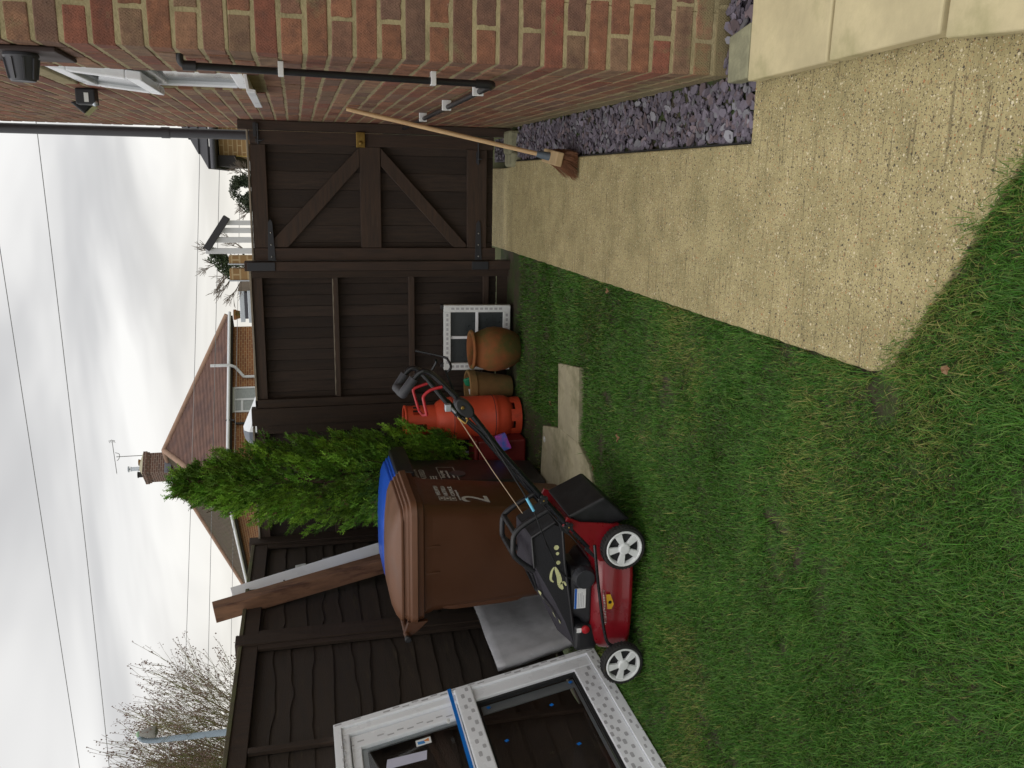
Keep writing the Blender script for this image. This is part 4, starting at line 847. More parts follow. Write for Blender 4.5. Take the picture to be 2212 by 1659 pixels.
# printed dashes on the protective tape
b = B()
def dash(s, h, ds, dh, o):
    if random.random() < .12: return
    s += rnd(-.002, .002); ds *= rnd(.75, 1.08)
    r_ = .25*min(ds, dh)
    q = [(s-ds/2+r_, h-dh/2), (s+ds/2-r_, h-dh/2), (s+ds/2, h-dh/2+r_), (s+ds/2, h+dh/2-r_), (s+ds/2-r_, h+dh/2), (s-ds/2+r_, h+dh/2), (s-ds/2, h+dh/2-r_), (s-ds/2, h-dh/2+r_)]
    b.prism([wp(x, y, o) for x, y in q], WN*.0006)
k = 0
while k*.05 < WH-.05:
    h = .03+k*.05; dash(.012 if k % 2 else .024, h, .011, .036, .0003)
    if h > .80: dash(.150 if k % 2 else .165, h, .009, .034, -.0297)
    k += 1
k = 0
while k*.045 < WL-.1:
    s = .05+k*.045; z_ = .010 if k % 2 else .0
    dash(s, .018+z_*1.4, .030, .011, .0003)
    dash(s+.1, .078+z_*2.4, .032, .016, -.0117); dash(s+.12, .122+z_*1.6, .032, .015, -.0117)
    dash(s, .712+z_*2.8, .034, .017, .0063)
    dash(s+.1, WH-.05+z_*.0+.012*(k % 2), .030, .010, .0003) if k*.045 < WL-.25 else None
    k += 1
b.build('tape_print', print_grey, t)
b = B(); wbox(b, -.002, WL, .788, .806, .001, .0025); wbox(b, -.004, -.001, .788, .806, -.066, .001); b.build('packing_strap', tape_blue, t)
b = B(); wbox(b, .24, .268, .835, .85, .003, .016); b.build('strap_buckle', white_pl, t, bev=.003)
b = B(); b.prism([wp(.325, 1.167, -.044), wp(.39, 1.18, -.044), wp(.405, .985, -.044), wp(.345, .975, -.044)], WN*.001); b.build('paper_note', paper_m, t)
b = B(); wbox(b, .255, .30, .945, 1.02, -.044, -.043); st = b.build('sticker', white_pl, t)
b = B(); b.prism([wp(.262, .955, -.0425), wp(.285, .955, -.0425), wp(.275, .985, -.0425)], WN*.0006); b.build('sticker_mark', mat('orange print', (.7, .25, .05), .5), st)
b = B(); b.prism([wp(.272, .98, -.0425), wp(.293, .975, -.0425), wp(.29, 1.01, -.0425), wp(.27, 1.012, -.0425)], WN*.0006); b.build('sticker_mark', mat('blue print', (.05, .25, .6), .5), st)
b = B()
for s, h in ((.175, .63), (.175, .19), (.30, .33), (.45, .60), (.62, .29)): b.prism([wp(s-.009, h-.004, -.046), wp(s+.004, h-.011, -.046), wp(s+.009, h+.004, -.046), wp(s-.004, h+.011, -.046)], WN*.003)
b.build('glazing_pad', tape_blue, t)
b = B(); b.lathe([(.016, 0), (.016, .008), (.01, .012)], tuple(wp(.36, WH-.10, -.03)), 14, tuple(WN)); b.build('keyhole_cover', upvc, sash, sm=40)

# ------------------------------------------------------------------ lawn mower
mw = thing('lawn_mower', 'red petrol lawn mower with black grass bag and white wheels', 'lawn mower', (-1.87, 3.55, 0))
YN, YF = 3.36, 3.76
def wheel(cx_, cy_, r, side):
    b = B(); b.lathe([(r*.83, -.022), (r*.94, -.024), (r, -.016), (r, .016), (r*.94, .024), (r*.83, .022)], (cx_, cy_, r-.004), 40, (0, side, 0), False, False)
    for k in range(40): 
        a = 6.283*k/40; u = Vector((math.cos(a), 0, math.sin(a))); b.obox(Vector((cx_, cy_, r-.004))+u*r, u*.0025, Vector((0, .017, 0)), Vector((-u.z, 0, u.x))*.0035)
    wh = b.build('wheel', tyre_m, mw, sm=40)
    c = Vector((cx_, cy_, r-.004)); o = Vector((0, side, 0)); b = B()
    b.lathe([(r*.69, .004), (r*.72, .020), (r*.76, .026), (r*.83, .026), (r*.85, .018), (r*.85, 0)], tuple(c), 40, (0, side, 0), False, False)
    b.lathe([(r*.27, .006), (r*.27, .024), (r*.22, .030), (r*.08, .031)], tuple(c), 20, (0, side, 0))
    for k in range(5):
        a = 6.283*k/5+.45; u = Vector((math.cos(a), 0, math.sin(a))); v = Vector((-u.z, 0, u.x))
        b.prism([c+o*.008+u*r*.20-v*r*.10, c+o*.008+u*r*.20+v*r*.10, c+o*.008+u*r*.73+v*r*.18, c+o*.008+u*r*.73-v*r*.18], o*.014)
    b.build('rim', white_pl, wh, sm=35, bev=.002)
    b = B(); b.lathe([(r*.80, .0), (r*.80, .004)], tuple(c), 24, (0, side, 0)); b.build('hub_back', black_pl, wh)
wheel(-1.583, 3.345, .100, -1); wheel(-2.130, 3.295, .097, -1); wheel(-1.60, 3.80, .100, 1); wheel(-2.15, 3.765, .097, 1)
# deck: curved pressed steel shell
secs = []; b = B(); nn = 18; rows = []
def deck_out(u, k):       # u 0..1 around, returns plan outline point
    pass
outl = []
for i in range(28):
    a = 6.283*i/28; ca, sa = math.cos(a), math.sin(a); ex = .6
    outl.append((math.copysign(abs(ca)**ex, ca)*.30, math.copysign(abs(sa)**ex, sa)*.195))
dc = Vector((-1.865, 3.565, 0))
for sc_, z in ((1.0, .028), (1.015, .034), (1.015, .045), (.995, .052), (.985, .10), (.95, .145), (.88, .178), (.76, .195), (.5, .205), (.2, .208)):
    rows.append([(dc.x+x*sc_, dc.y+y*sc_, z) for x, y in outl])
vs = [p for r_ in rows for p in r_]; n = 28; k = len(rows)
b.add(vs, [(i*n+j, i*n+(j+1) % n, (i+1)*n+(j+1) % n, (i+1)*n+j) for i in range(k-1) for j in range(n)]+[tuple(range((k-1)*n, k*n))])
b.build('deck', red_mower, mw, sm=40)
b = B(); b.prism([(-1.50, 3.375, .05), (-1.66, 3.375, .06), (-1.66, 3.375, .19), (-1.56, 3.375, .265), (-1.475, 3.375, .372), (-1.432, 3.375, .352), (-1.462, 3.375, .29), (-1.475, 3.375, .18)], (0, .012, 0)); b.prism([(-1.50, 3.745, .05), (-1.66, 3.745, .06), (-1.66, 3.745, .19), (-1.56, 3.745, .265), (-1.475, 3.745, .372), (-1.432, 3.745, .352), (-1.462, 3.745, .29), (-1.475, 3.745, .18)], (0, .012, 0))
b.box(-1.62, -1.49, 3.39, 3.743, .10, .185); b.build('handle_bracket', red_mower, mw, bev=.004)
b = B(); b.hexa([(-1.515, 3.40, .255), (-1.515, 3.74, .255), (-1.44, 3.74, .34), (-1.44, 3.40, .34), (-1.48, 3.40, .04), (-1.48, 3.74, .04), (-1.36, 3.74, .17), (-1.36, 3.40, .17)]); b.build('rear_flap', black_pl, mw, bev=.012, seg=3)
# engine
b = B(); b.loft([(.20, -2.02, -1.70, 3.44, 3.70, .05), (.215, -2.02, -1.70, 3.44, 3.70, .05), (.25, -1.99, -1.73, 3.46, 3.68, .05), (.29, -1.99, -1.73, 3.47, 3.67, .05), (.305, -1.96, -1.76, 3.50, 3.64, .05)], 6); b.build('engine', black_pl, mw, sm=35, bev=.004)
b = B()
b.lathe([(.05, 0), (.055, .02), (.045, .05)], (-1.755, 3.45, .245), 20, (0, -1, 0)); b.build('engine_block', iron, mw, bev=.002)
b = B(); b.box(-2.135, -2.005, 3.43, 3.60, .165, .272); tk = b.build('fuel_tank', black_pl, mw, bev=.02, seg=3)
b = B(); b.lathe([(.018, 0), (.019, .004), (.019, .012), (.014, .016)], (-2.018, 3.429, .228), 16, (0, -1, 0)); b.build('fuel_cap', red_lever, tk, sm=40)
B().box(-2.035, -2.012, 3.4285, 3.4295, .246, .268).build('symbol_sticker', white_pl, tk)
b = B(); b.box(-1.915, -1.815, 3.4370, 3.4392, .228, .282); lb_ = b.build('maker_label', white_pl, mw)
B().box(-1.915, -1.815, 3.4358, 3.4366, .272, .282).build('blue_band', mat('blue ink', (.01, .12, .5), .5), lb_)
b = B()
for i in range(4): b.box(-1.91, -1.91+rnd(.05, .08), 3.4358, 3.4366, .262-i*.008, .2645-i*.008)
b.build('print_lines', print_grey, lb_)
b = B(); b.prism([(-1.82, 3.3655, .155), (-1.893, 3.3655, .146), (-1.893, 3.3625, .128), (-1.868, 3.3615, .118), (-1.82, 3.3625, .136)], (0, .002, 0)); ws_ = b.build('warning_sticker', yellow_m, mw)
b = B(); b.lathe([(.008, 0), (.008, .001)], (-1.858, 3.3618, .137), 10, (0, -1, 0)); b.build('warning_symbol', rubber, ws_)
b = B(); b.tube(smooth([(-1.555, 3.33, .235), (-1.60, 3.325, .231), (-1.773, 3.325, .207), (-1.96, 3.318, .178), (-2.035, 3.31, .155), (-2.055, 3.31, .10)], 5), .0075, 8); b.build('height_rod', black_gloss, mw, sm=50)
hel = [( -1.79-.17*i/150, 3.355+.006*math.cos(i*.9), .172-.016*i/150+.006*math.sin(i*.9)) for i in range(151)]
b = B(); b.tube(hel, .0012, 4); b.build('spring', steel, mw, fixn=False)
# grass bag
def bp_(x, z, y): return Vector((x, y, z))
side = [(-1.49, .378), (-1.505, .348), (-1.70, .328), (-1.87, .300), (-2.10, .263), (-2.115, .268), (-1.999, .315), (-1.893, .364), (-1.794, .417), (-1.704, .470), (-1.555, .486)]
farp = [(-1.49, .380), (-1.505, .350), (-1.70, .330), (-1.87, .302), (-2.17, .264), (-2.19, .268), (-2.08, .322), (-1.97, .380), (-1.85, .441), (-1.76, .487), (-1.555, .492)]
b = B(); nS = len(side); cxs = sum(p[0] for p in side)/nS; czs = sum(p[1] for p in side)/nS
rowsB = []; NR = 14
for i in range(NR+1):
    t_ = i/NR; y = 3.468+.284*t_; s_ = (.95, .99)[i] if i < 2 else ((.99, .95)[i-NR+1] if i > NR-2 else 1)
    row = []
    for j in range(nS):
        x = side[j][0]+(farp[j][0]-side[j][0])*t_; z = side[j][1]+(farp[j][1]-side[j][1])*t_; wv = .006*noise.noise(Vector((x*9, y*11, z*9))) if 5 < j < 10 else 0
        row.append((cxs+(x-cxs)*s_, y, czs+(z-czs)*s_+wv))
    rowsB.append(row)
b.add([p for r_ in rowsB for p in r_], [(i*nS+j, i*nS+(j+1) % nS, (i+1)*nS+(j+1) % nS, (i+1)*nS+j) for i in range(NR) for j in range(nS)]+[tuple(range(nS-1, -1, -1)), tuple(range(NR*nS, (NR+1)*nS))])
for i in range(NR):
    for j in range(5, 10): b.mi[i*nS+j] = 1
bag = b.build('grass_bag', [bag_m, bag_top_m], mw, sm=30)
b = B(); b.tube(smooth([(-1.44, 3.50, .395), (-1.50, 3.50, .505), (-1.545, 3.50, .555), (-1.60, 3.50, .562), (-1.66, 3.50, .552), (-1.735, 3.50, .462)], 3), .013, 8); b.tube(smooth([(-1.44, 3.72, .395), (-1.50, 3.72, .505), (-1.545, 3.72, .555), (-1.60, 3.72, .562), (-1.66, 3.72, .552), (-1.735, 3.72, .462)], 3), .013, 8); b.tube([(-1.545, 3.50, .556), (-1.545, 3.72, .556)], .013, 8); b.tube([(-1.66, 3.50, .553), (-1.66, 3.72, .553)], .013, 8); b.build('bag_handle', black_pl, bag, sm=50)
b = B(); b.tube([(x, 3.464, z) for x, z in side[:1]+side[10:11]+side[9:10]], .006, 6); b.tube([(-1.50, 3.463, .345), (-1.70, 3.463, .326), (-1.87, 3.463, .298), (-2.12, 3.463, .262)], .007, 6); b.tube([(-1.76, 3.53, .463), (-1.86, 3.58, .425), (-1.92, 3.66, .402), (-1.80, 3.66, .458), (-1.77, 3.56, .462)], .006, 6); b.build('bag_rim', black_pl, bag, sm=50)
# cream flower print (two blots and curls)
b = B()
def curl(pts, wd, y):
    q = smooth(pts, 5); k = len(q)
    for i in range(k-1):
        a, c_ = q[i], q[i+1]; d = (c_-a); nrm = Vector((-d.z, 0, d.x)).normalized(); w0 = wd*math.sin(math.pi*(i+.3)/k)**.6; w1 = wd*math.sin(math.pi*min(i+1.3, k)/k)**.6
        b.add([a+nrm*w0, a-nrm*w0, c_-nrm*w1, c_+nrm*w1], [(0, 1, 2, 3)])
ys_ = 3.4665
curl([(-1.71, ys_, .376), (-1.735, ys_, .388), (-1.77, ys_, .390), (-1.785, ys_, .376)], .006, 0); curl([(-1.71, ys_, .372), (-1.76, ys_, .352), (-1.80, ys_, .345), (-1.825, ys_, .330)], .012, 0); curl([(-1.80, ys_, .345), (-1.79, ys_, .328), (-1.81, ys_, .315)], .005, 0)
for x, z, r_ in ((-1.615, .368, .012), (-1.645, .362, .008), (-1.69, .357, .010)): b.lathe([(r_, 0), (r_, .001)], (x, ys_, z), 12, (0, -1, 0))
b.build('flower_print', cream_m, bag, fixn=False)
b = B()
def topc(pts, wd):
    q = smooth(pts, 5); k = len(q)
    for i in range(k-1):
        a, c_ = q[i], q[i+1]; d = (c_-a); nrm = d.cross(Vector((-.6, 0, .8))).normalized(); w0 = wd*math.sin(math.pi*(i+.3)/k)**.6; w1 = wd*math.sin(math.pi*min(i+1.3, k)/k)**.6
        b.add([a+nrm*w0, a-nrm*w0, c_-nrm*w1, c_+nrm*w1], [(0, 1, 2, 3)])
def tp(x, y):
    zn = .364+(x+1.893)*.5; zf = .380+(x+1.97)*.51; return (x, y, zn+(zf-zn)*(y-3.468)/.284+.010)
topc([tp(-1.90, 3.60), tp(-1.915, 3.63), tp(-1.94, 3.64), tp(-1.95, 3.60), tp(-1.985, 3.575), tp(-2.03, 3.58)], .016); topc([tp(-1.95, 3.585), tp(-1.97, 3.55), tp(-2.01, 3.53), tp(-2.04, 3.54)], .009)
b.build('flower_print', cream_m, bag, fixn=False)
# handle
b = B(); nb_ = [(-1.56, 3.385, .262), (-1.478, 3.385, .35), (-1.352, 3.39, .458), (-1.256, 3.395, .607-.03), (-1.19, 3.40, .665-.03), (-1.06, 3.40, .70), (-.944, 3.40, .785)]
lowN = [(-1.585, 3.385, .245), (-1.476, 3.385, .345), (-1.345, 3.388, .460), (-1.14, 3.394, .635), (-.955, 3.40, .775), (-.90, 3.40, .825)]
lowF = [(-1.64, 3.745, .27), (-1.50, 3.747, .37), (-1.35, 3.75, .495), (-1.137, 3.757, .668), (-1.047, 3.76, .762), (-.98, 3.76, .825)]
b.tube(lowN, .0125, 10); b.tube(lowF, .0125, 10); b.build('lower_handle', black_gloss, mw, sm=50)
b = B(); upN = smooth([(-.955, 3.415, .775), (-.876, 3.415, .842), (-.80, 3.415, .915), (-.768, 3.415, .955), (-.763, 3.415, .984), (-.785, 3.415, 1.012), (-.845, 3.415, 1.056)], 5)
upF = smooth([(-1.06, 3.745, .762), (-.963, 3.745, .842), (-.870, 3.745, .915), (-.828, 3.745, .955), (-.820, 3.745, .984), (-.842, 3.745, 1.012), (-.901, 3.745, 1.050)], 5)
b.tube(upN+[Vector((-.857, 3.43, 1.058)), Vector((-.868, 3.50, 1.058)), Vector((-.89, 3.66, 1.054)), Vector((-.903, 3.73, 1.053))]+upF[::-1], .0125, 10); uh = b.build('upper_handle', black_gloss, mw, sm=50)
gpth = [Vector(p) for p in ((-.79, 3.413, 1.018), (-.815, 3.413, 1.036), (-.842, 3.415, 1.056), (-.857, 3.43, 1.060), (-.868, 3.50, 1.060), (-.89, 3.66, 1.056), (-.903, 3.73, 1.055), (-.899, 3.747, 1.049), (-.87, 3.747, 1.03), (-.845, 3.747, 1.014))]
b = B(); b.tube(gpth, .020, 12); b.build('foam_grip', mat('black foam', lin(52, 52, 57), .6, .2, 30), uh, sm=50)
b = B(); b.tube(smooth([(-.888, 3.755, .893), (-.905, 3.755, .947), (-.917, 3.755, .973), (-.933, 3.755, .975), (-1.022, 3.755, .95)], 4)+smooth([(-1.0, 3.60, .955), (-.945, 3.41, .966)], 1)+smooth([(-.945, 3.405, .966), (-.879, 3.405, .980), (-.862, 3.405, .978), (-.844, 3.405, .959), (-.835, 3.405, .938), (-.827, 3.405, .902)], 4), .0065, 8); b.build('brake_lever', red_lever, mw, sm=50)
b = B(); b.tube(smooth([(-.691, 3.5, 1.0), (-.716, 3.48, .888), (-.732, 3.46, .866), (-.754, 3.43, .862), (-.776, 3.43, .881)], 5), .0055, 8); b.tube(smooth([(-.831, 3.75, .892), (-.795, 3.74, .874), (-.776, 3.73, .882)], 4), .0055, 8); b.tube([(-.762, 3.425, .886), (-.866, 3.415, .845)], .004, 6); b.build('drive_lever', black_gloss, mw, sm=50)
b = B(); M3 = frame_m((-.915, 3.385, .812), (-.72, 0, -.69), (0, -1, 0))
dj = Vector((-.72, 0, -.69)).normalized(); pj = Vector((dj.z, 0, -dj.x))
c0 = Vector((-.917, 3.375, .812)); q = []
for i in range(20):
    a = 6.283*i/20; q.append(c0+dj*.052*math.cos(a)+pj*.030*math.sin(a))
b.prism(q, (0, .05, 0)); jn = b.build('folding_joint', black_pl, mw, bev=.008, sm=40)
b = B(); b.lathe([(.008, 0), (.008, .006), (.005, .009)], (-.912, 3.374, .822), 12, (0, -1, 0)); b.build('bolt', brass, jn, sm=40)
b = B(); b.box(-.945, -.915, 3.44, 3.47, .858, .883); b.tube([(-.93, 3.455, .858), (-.955, 3.455, .835)], .006, 8); b.build('cable_guide', alum, mw, bev=.003)
b = B(); b.tube([(-.962, 3.405, .835), (-.985, 3.39, .806), (-.965, 3.39, .795)], .005, 6); b.ball((-.962, 3.39, .800), .008, 8, 5); b.build('wing_bolt', brass, mw, sm=50)
for (x, z) in ((-1.338, .468), (-1.471, .349)):
    b = B(); c = Vector((x, 3.366, z))
    for k_ in range(5): a = 6.283*k_/5+.3; b.lathe([(.0085, 0), (.0085, .014)], tuple(c+Vector((math.cos(a), 0, math.sin(a)))*.014), 10, (0, -1, 0))
    b.lathe([(.014, 0), (.013, .016)], tuple(c), 14, (0, -1, 0)); kn = b.build('knob', black_pl, mw, sm=40)
    b = B(); b.ball((x, 3.349, z), .0045, 8, 5); b.build('bolt', brass, kn, sm=60)
b = B(); b.tube([(-.985, 3.5, .82), (-1.274, 3.6, .64), (-1.50, 3.62, .49)], .002, 6); b.build('starter_cord', mat('pale cord', lin(200, 176, 150), .8), mw, sm=50)
b = B(); b.tube(smooth([(-.93, 3.40, .78), (-1.215, 3.372, .607), (-1.323, 3.368, .543), (-1.387, 3.366, .508), (-1.52, 3.38, .455), (-1.60, 3.44, .415), (-1.73, 3.455, .35), (-1.77, 3.46, .30)], 4), .0035, 6); b.tube(smooth([(-.97, 3.42, .80), (-1.1, 3.41, .66), (-1.25, 3.40, .56), (-1.42, 3.395, .42), (-1.56, 3.37, .30), (-1.66, 3.42, .23)], 4), .003, 6); cb = b.build('control_cable', black_pl, mw, sm=50)
b = B(); b.tube([(-1.327, 3.368, .541), (-1.387, 3.366, .508)], .0065, 8); b.build('cable_sleeve', mat('pale blue plastic', lin(120, 200, 235), .4), cb, sm=50)
b = B(); b.prism([(-1.42, 3.39, .40), (-1.50, 3.39, .375), (-1.53, 3.39, .33), (-1.49, 3.39, .335)], (0, .006, 0)); b.prism([(-1.60, 3.383, .262), (-1.655, 3.383, .205), (-1.63, 3.383, .195), (-1.575, 3.383, .25)], (0, .012, 0)); b.build('handle_clamp', black_pl, mw, bev=.003)

# ------------------------------------------------------------------ neighbouring hip roofed house
nh = thing('brick_house', 'brick bungalow with brown red hipped tile roof beyond the fence', 'house', (-9.5, 31, 0))
e1 = Vector((.711, .703, 0)).normalized(); e2 = Vector((-e1.y, e1.x, 0)); O = Vector((-9.56, 26.257, 0)); LF, LD, EZ = 6.87, 8.6, 3.9
def hp(a, d, z): p = O+e1*a+e2*d; return Vector((p.x, p.y, z))
b = B(); b.prism([hp(.3, .3, -.1), hp(LF-.3, .3, -.1), hp(LF-.3, LD-.3, -.1), hp(.3, LD-.3, -.1)], (0, 0, 3.9)); o = b.build('wall', far_brick_red, nh); uv_wall(o)
RZ = 6.32; A1, A2 = hp(3.55, 3.55, RZ), hp(3.55, LD-3.55, RZ); eave = [hp(0, 0, EZ), hp(LF, 0, EZ), hp(LF, LD, EZ), hp(0, LD, EZ)]
b = B()
def courses(p00, p01, p10, p11, n):      # stepped tile courses between eave edge p00-p01 and top edge p10-p11
    nrm = (p01-p00).cross(p10-p00).normalized()
    if nrm.z < 0: nrm = -nrm
    for k in range(n):
        t0, t1 = k/n, (k+1)/n; a, c_ = p00.lerp(p10, t0), p01.lerp(p11, t0); d, e = p00.lerp(p10, t1), p01.lerp(p11, t1)
        b.add([a+nrm*.018, c_+nrm*.018, e, d, a, c_], [(0, 1, 2, 3), (4, 5, 1, 0)])
courses(eave[0], eave[1], A1, A1, 44); courses(eave[1], eave[2], A1, A2, 44); courses(eave[2], eave[3], A2, A2, 44)
rf = b.build('roof', roof_tile, nh, fixn=False)
b = B(); courses(eave[3], eave[0], A2, A1, 44); tag(b.build('roof', roof_moss, nh, fixn=False), 'mossy left roof slope')
b = B()
for p, q in ((eave[0], A1), (eave[1], A1), (eave[3], A2), (eave[2], A2), (A1, A2)): b.tube([p.lerp(q, i/24)+Vector((0, 0, .03)) for i in range(25)], .09, 8)
b.build('hip_tiles', mat('hip tiles', lin(150, 122, 104), .9, .25, 4), rf, sm=50)
b = B(); b.prism([hp(.02, .02, EZ-.16), hp(LF-.02, .02, EZ-.16), hp(LF-.02, LD-.02, EZ-.16), hp(.02, LD-.02, EZ-.16)], (0, 0, .13)); b.build('soffit', far_dark, nh)
b = B(); b.tube([hp(-.06, -.06, EZ-.06), hp(LF+.06, -.06, EZ-.06)], .055, 8); b.tube([hp(-.06, -.06, EZ-.06), hp(-.06, LD+.06, EZ-.06)], .055, 8); gt = b.build('gutter', far_white, nh, sm=50)
b = B(); b.tube([hp(2.62, -.07, EZ-.16), hp(2.62, -.07, EZ+.02)], .03, 8); b.build('gutter_joint', black_pl, gt, sm=50)
b = B(); b.tube(smooth([hp(4.70, -.12, EZ+.52), hp(4.70, -.12, EZ-.10), hp(4.70, -.05, EZ-.2)], 1)+[hp(4.70, -.02, EZ-.25), hp(4.44, .20, 3.38), hp(4.44, .22, 3.30), hp(4.44, .22, .1)], .05, 10); b.build('downpipe', far_white, nh, sm=50)
b = B(); b.tube([hp(2.65, -.02, EZ-.2), hp(2.66, .24, 3.62), hp(2.66, .24, .1)], .04, 8); b.build('downpipe', black_pl, nh, sm=50)
wz0, wz1, wa0, wa1 = 2.2, 3.74, 3.10, 4.07
b = B(); 
for a in ((wa0, wa1, wz1-.07, wz1), (wa0, wa1, wz0, wz0+.07), (wa0, wa0+.06, wz0+.07, wz1-.07), (wa1-.06, wa1, wz0+.07, wz1-.07), (3.55, 3.62, wz0+.07, wz1-.07), (wa0+.06, 3.55, 3.40, 3.47)): b.hexa([hp(a[0], .26, a[2]), hp(a[1], .26, a[2]), hp(a[1], .298, a[2]), hp(a[0], .298, a[2]), hp(a[0], .26, a[3]), hp(a[1], .26, a[3]), hp(a[1], .298, a[3]), hp(a[0], .298, a[3])])
wf = b.build('window', far_white, nh)
b = B(); b.hexa([hp(wa0+.03, .285, wz0+.03), hp(wa1-.03, .285, wz0+.03), hp(wa1-.03, .296, wz0+.03), hp(wa0+.03, .296, wz0+.03), hp(wa0+.03, .285, wz1-.03), hp(wa1-.03, .285, wz1-.03), hp(wa1-.03, .296, wz1-.03), hp(wa0+.03, .296, wz1-.03)]); b.build('pane', mat('curtained glass', lin(150, 156, 156), .2, .25, 9, (1, 1, 9)), wf)
def side_win(d0, d1, z0, z1):
    b = B(); b.hexa([hp(.262, d0, z0), hp(.298, d0, z0), hp(.298, d1, z0), hp(.262, d1, z0), hp(.262, d0, z1), hp(.298, d0, z1), hp(.298, d1, z1), hp(.262, d1, z1)]); w_ = b.build('window', far_white, nh)
    b = B(); b.hexa([hp(.25, d0+.12, z0+.1), hp(.261, d0+.12, z0+.1), hp(.261, d1-.12, z0+.1), hp(.25, d1-.12, z0+.1), hp(.25, d0+.12, z1-.1), hp(.261, d0+.12, z1-.1), hp(.261, d1-.12, z1-.1), hp(.25, d1-.12, z1-.1)]); b.build('pane', dark_glass, w_)
side_win(4.6, 6.0, 2.3, 3.5)
# chimney
cc_ = hp(3.55, 4.85, 0); 
def cbox(b, h, z0, z1, k=1.0): b.obox(cc_+Vector((0, 0, (z0+z1)/2)), e1*h, e2*h*k, Vector((0, 0, (z1-z0)/2)))
b = B(); cbox(b, .40, 5.4, 6.98); cbox(b, .425, 6.98, 7.06); cbox(b, .45, 7.06, 7.20); ch = b.build('chimney', far_brick_dark, nh); uv_wall(ch)
b = B(); q0 = [cc_+e1*sx_*.43+e2*sy_*.43+Vector((0, 0, 7.20)) for sx_, sy_ in ((-1, -1), (1, -1), (1, 1), (-1, 1))]; q1 = [cc_+e1*sx_*.12+e2*sy_*.12+Vector((0, 0, 7.36)) for sx_, sy_ in ((-1, -1), (1, -1), (1, 1), (-1, 1))]; b.hexa(q0+q1); b.build('flaunching', mortar_cap, ch)
for i, (a, r_, z0, z1, m_) in enumerate(((.24, .10, 7.24, 7.42, terra2), (-.26, .10, 7.24, 7.42, far_dark))):
    b = B(); b.lathe([(r_, z0), (r_, z1-.03), (r_+.02, z1-.025), (r_+.02, z1)], tuple(cc_+e1*a+e2*.0), 14); b.build('chimney_pot', m_, ch, sm=40)
b = B(); b.lathe([(.075, 7.3), (.075, 7.64), (.09, 7.65), (.09, 7.67)], tuple(cc_-e1*.03-e2*.03), 14); b.lathe([(.03, 7.67), (.03, 7.72), (.11, 7.725), (.11, 7.76)], tuple(cc_-e1*.03-e2*.03), 12); b.build('flue', alum, ch, sm=40)
b = B(); b.obox(hp(3.15, 4.85, 6.16), e1*.03+Vector((0, 0, .02)), e2*.46, Vector((0, 0, .10))); b.obox(hp(3.55, 4.42, 6.33), e1*.44, e2*.03, Vector((0, 0, .12))); b.build('lead_flashing', lead_m, ch, bev=.01)
ar = cc_+e1*.42-e2*.2
b = B(); b.tube([ar+Vector((0, 0, 6.9)), ar+Vector((0, 0, 8.15))], .016, 6); b.tube(smooth([ar+Vector((0, 0, 8.12))-e1*.16, ar+Vector((0, 0, 8.06))-e1*.08, ar+Vector((0, 0, 8.06))+e1*.1, ar+Vector((0, 0, 8.2))+e1*.17], 4), .012, 6)
ad = (e1*.97-e2*.2).normalized()
a0_, a1_ = ar-ad*.62+Vector((0, 0, 8.12)), ar+ad*.62+Vector((0, 0, 8.32)); b.tube([a0_, a1_], .012, 6)
for i in range(13): p = a0_.lerp(a1_, i/14); q = e2*.06+Vector((0, 0, .01)); b.tube([p-q, p+q], .006, 4)
for i in range(5): p = a1_+Vector((0, 0, -.09+.045*i))-ad*.02*abs(i-2); b.tube([p-e2*.09, p+e2*.09], .008, 4)
b.tube([a1_+Vector((0, 0, -.1)), a1_+Vector((0, 0, .1))], .008, 4)
b.build('aerial', wire_m, nh, fixn=False)

# white roof box on a parked car beyond the fence
t = thing('parked_car', 'pale car roof showing over the fence under a roof box', 'car', (-3.1, 12.4, 0))
b = B(); b.loft([(.25, -3.95, -1.9, 11.6, 13.2, .15), (.85, -4.0, -1.85, 11.55, 13.25, .2), (.95, -3.9, -1.95, 11.6, 13.2, .2), (1.5, -3.5, -2.3, 11.75, 13.05, .25), (1.62, -3.4, -2.4, 11.9, 12.9, .3)], 6); b.build('body', mat('silver car paint', lin(180, 182, 186), .3), t, sm=40)
for x in (-3.55, -2.3):
    for y in (11.62, 13.18): b = B(); b.lathe([(.30, -.1), (.31, .0), (.30, .1)], (x, y, .30), 20, (0, 1, 0)); b.build('wheel', tyre_m, t, sm=40)
b = B(); b.tube([(-3.3, 11.85, 1.75), (-3.3, 12.95, 1.75)], .02, 6); b.tube([(-2.6, 11.85, 1.75), (-2.6, 12.95, 1.75)], .02, 6); b.box(-3.32, -3.28, 11.88, 11.92, 1.55, 1.75); b.box(-3.32, -3.28, 12.88, 12.92, 1.55, 1.75); b.box(-2.62, -2.58, 11.88, 11.92, 1.55, 1.75); b.box(-2.62, -2.58, 12.88, 12.92, 1.55, 1.75); b.build('roof_rack', black_pl, t)
t = thing('roof_box', 'tapered white roof box with dark grey rounded end above fence', 'roof box', (-3.1, 12.2, 1.78))
def taper(b, x0, x1, f0, f1, n=8):
    vs = []; k = 10
    for i in range(k+1):
        u = i/k; x = x0+(x1-x0)*u; hz, hy = f0(u), f1(u)
        for j in range(12): a = 6.283*j/12; ca, sa = math.cos(a), math.sin(a); vs.append((x, 12.25+hy*math.copysign(abs(ca)**.7, ca), 1.96+hz[0]+hz[1]*math.copysign(abs(sa)**.7, sa)))
    b.add(vs, [(i*12+j, i*12+(j+1) % 12, (i+1)*12+(j+1) % 12, (i+1)*12+j) for i in range(k) for j in range(12)]+[tuple(range(11, -1, -1)), tuple(range(k*12, (k+1)*12))])
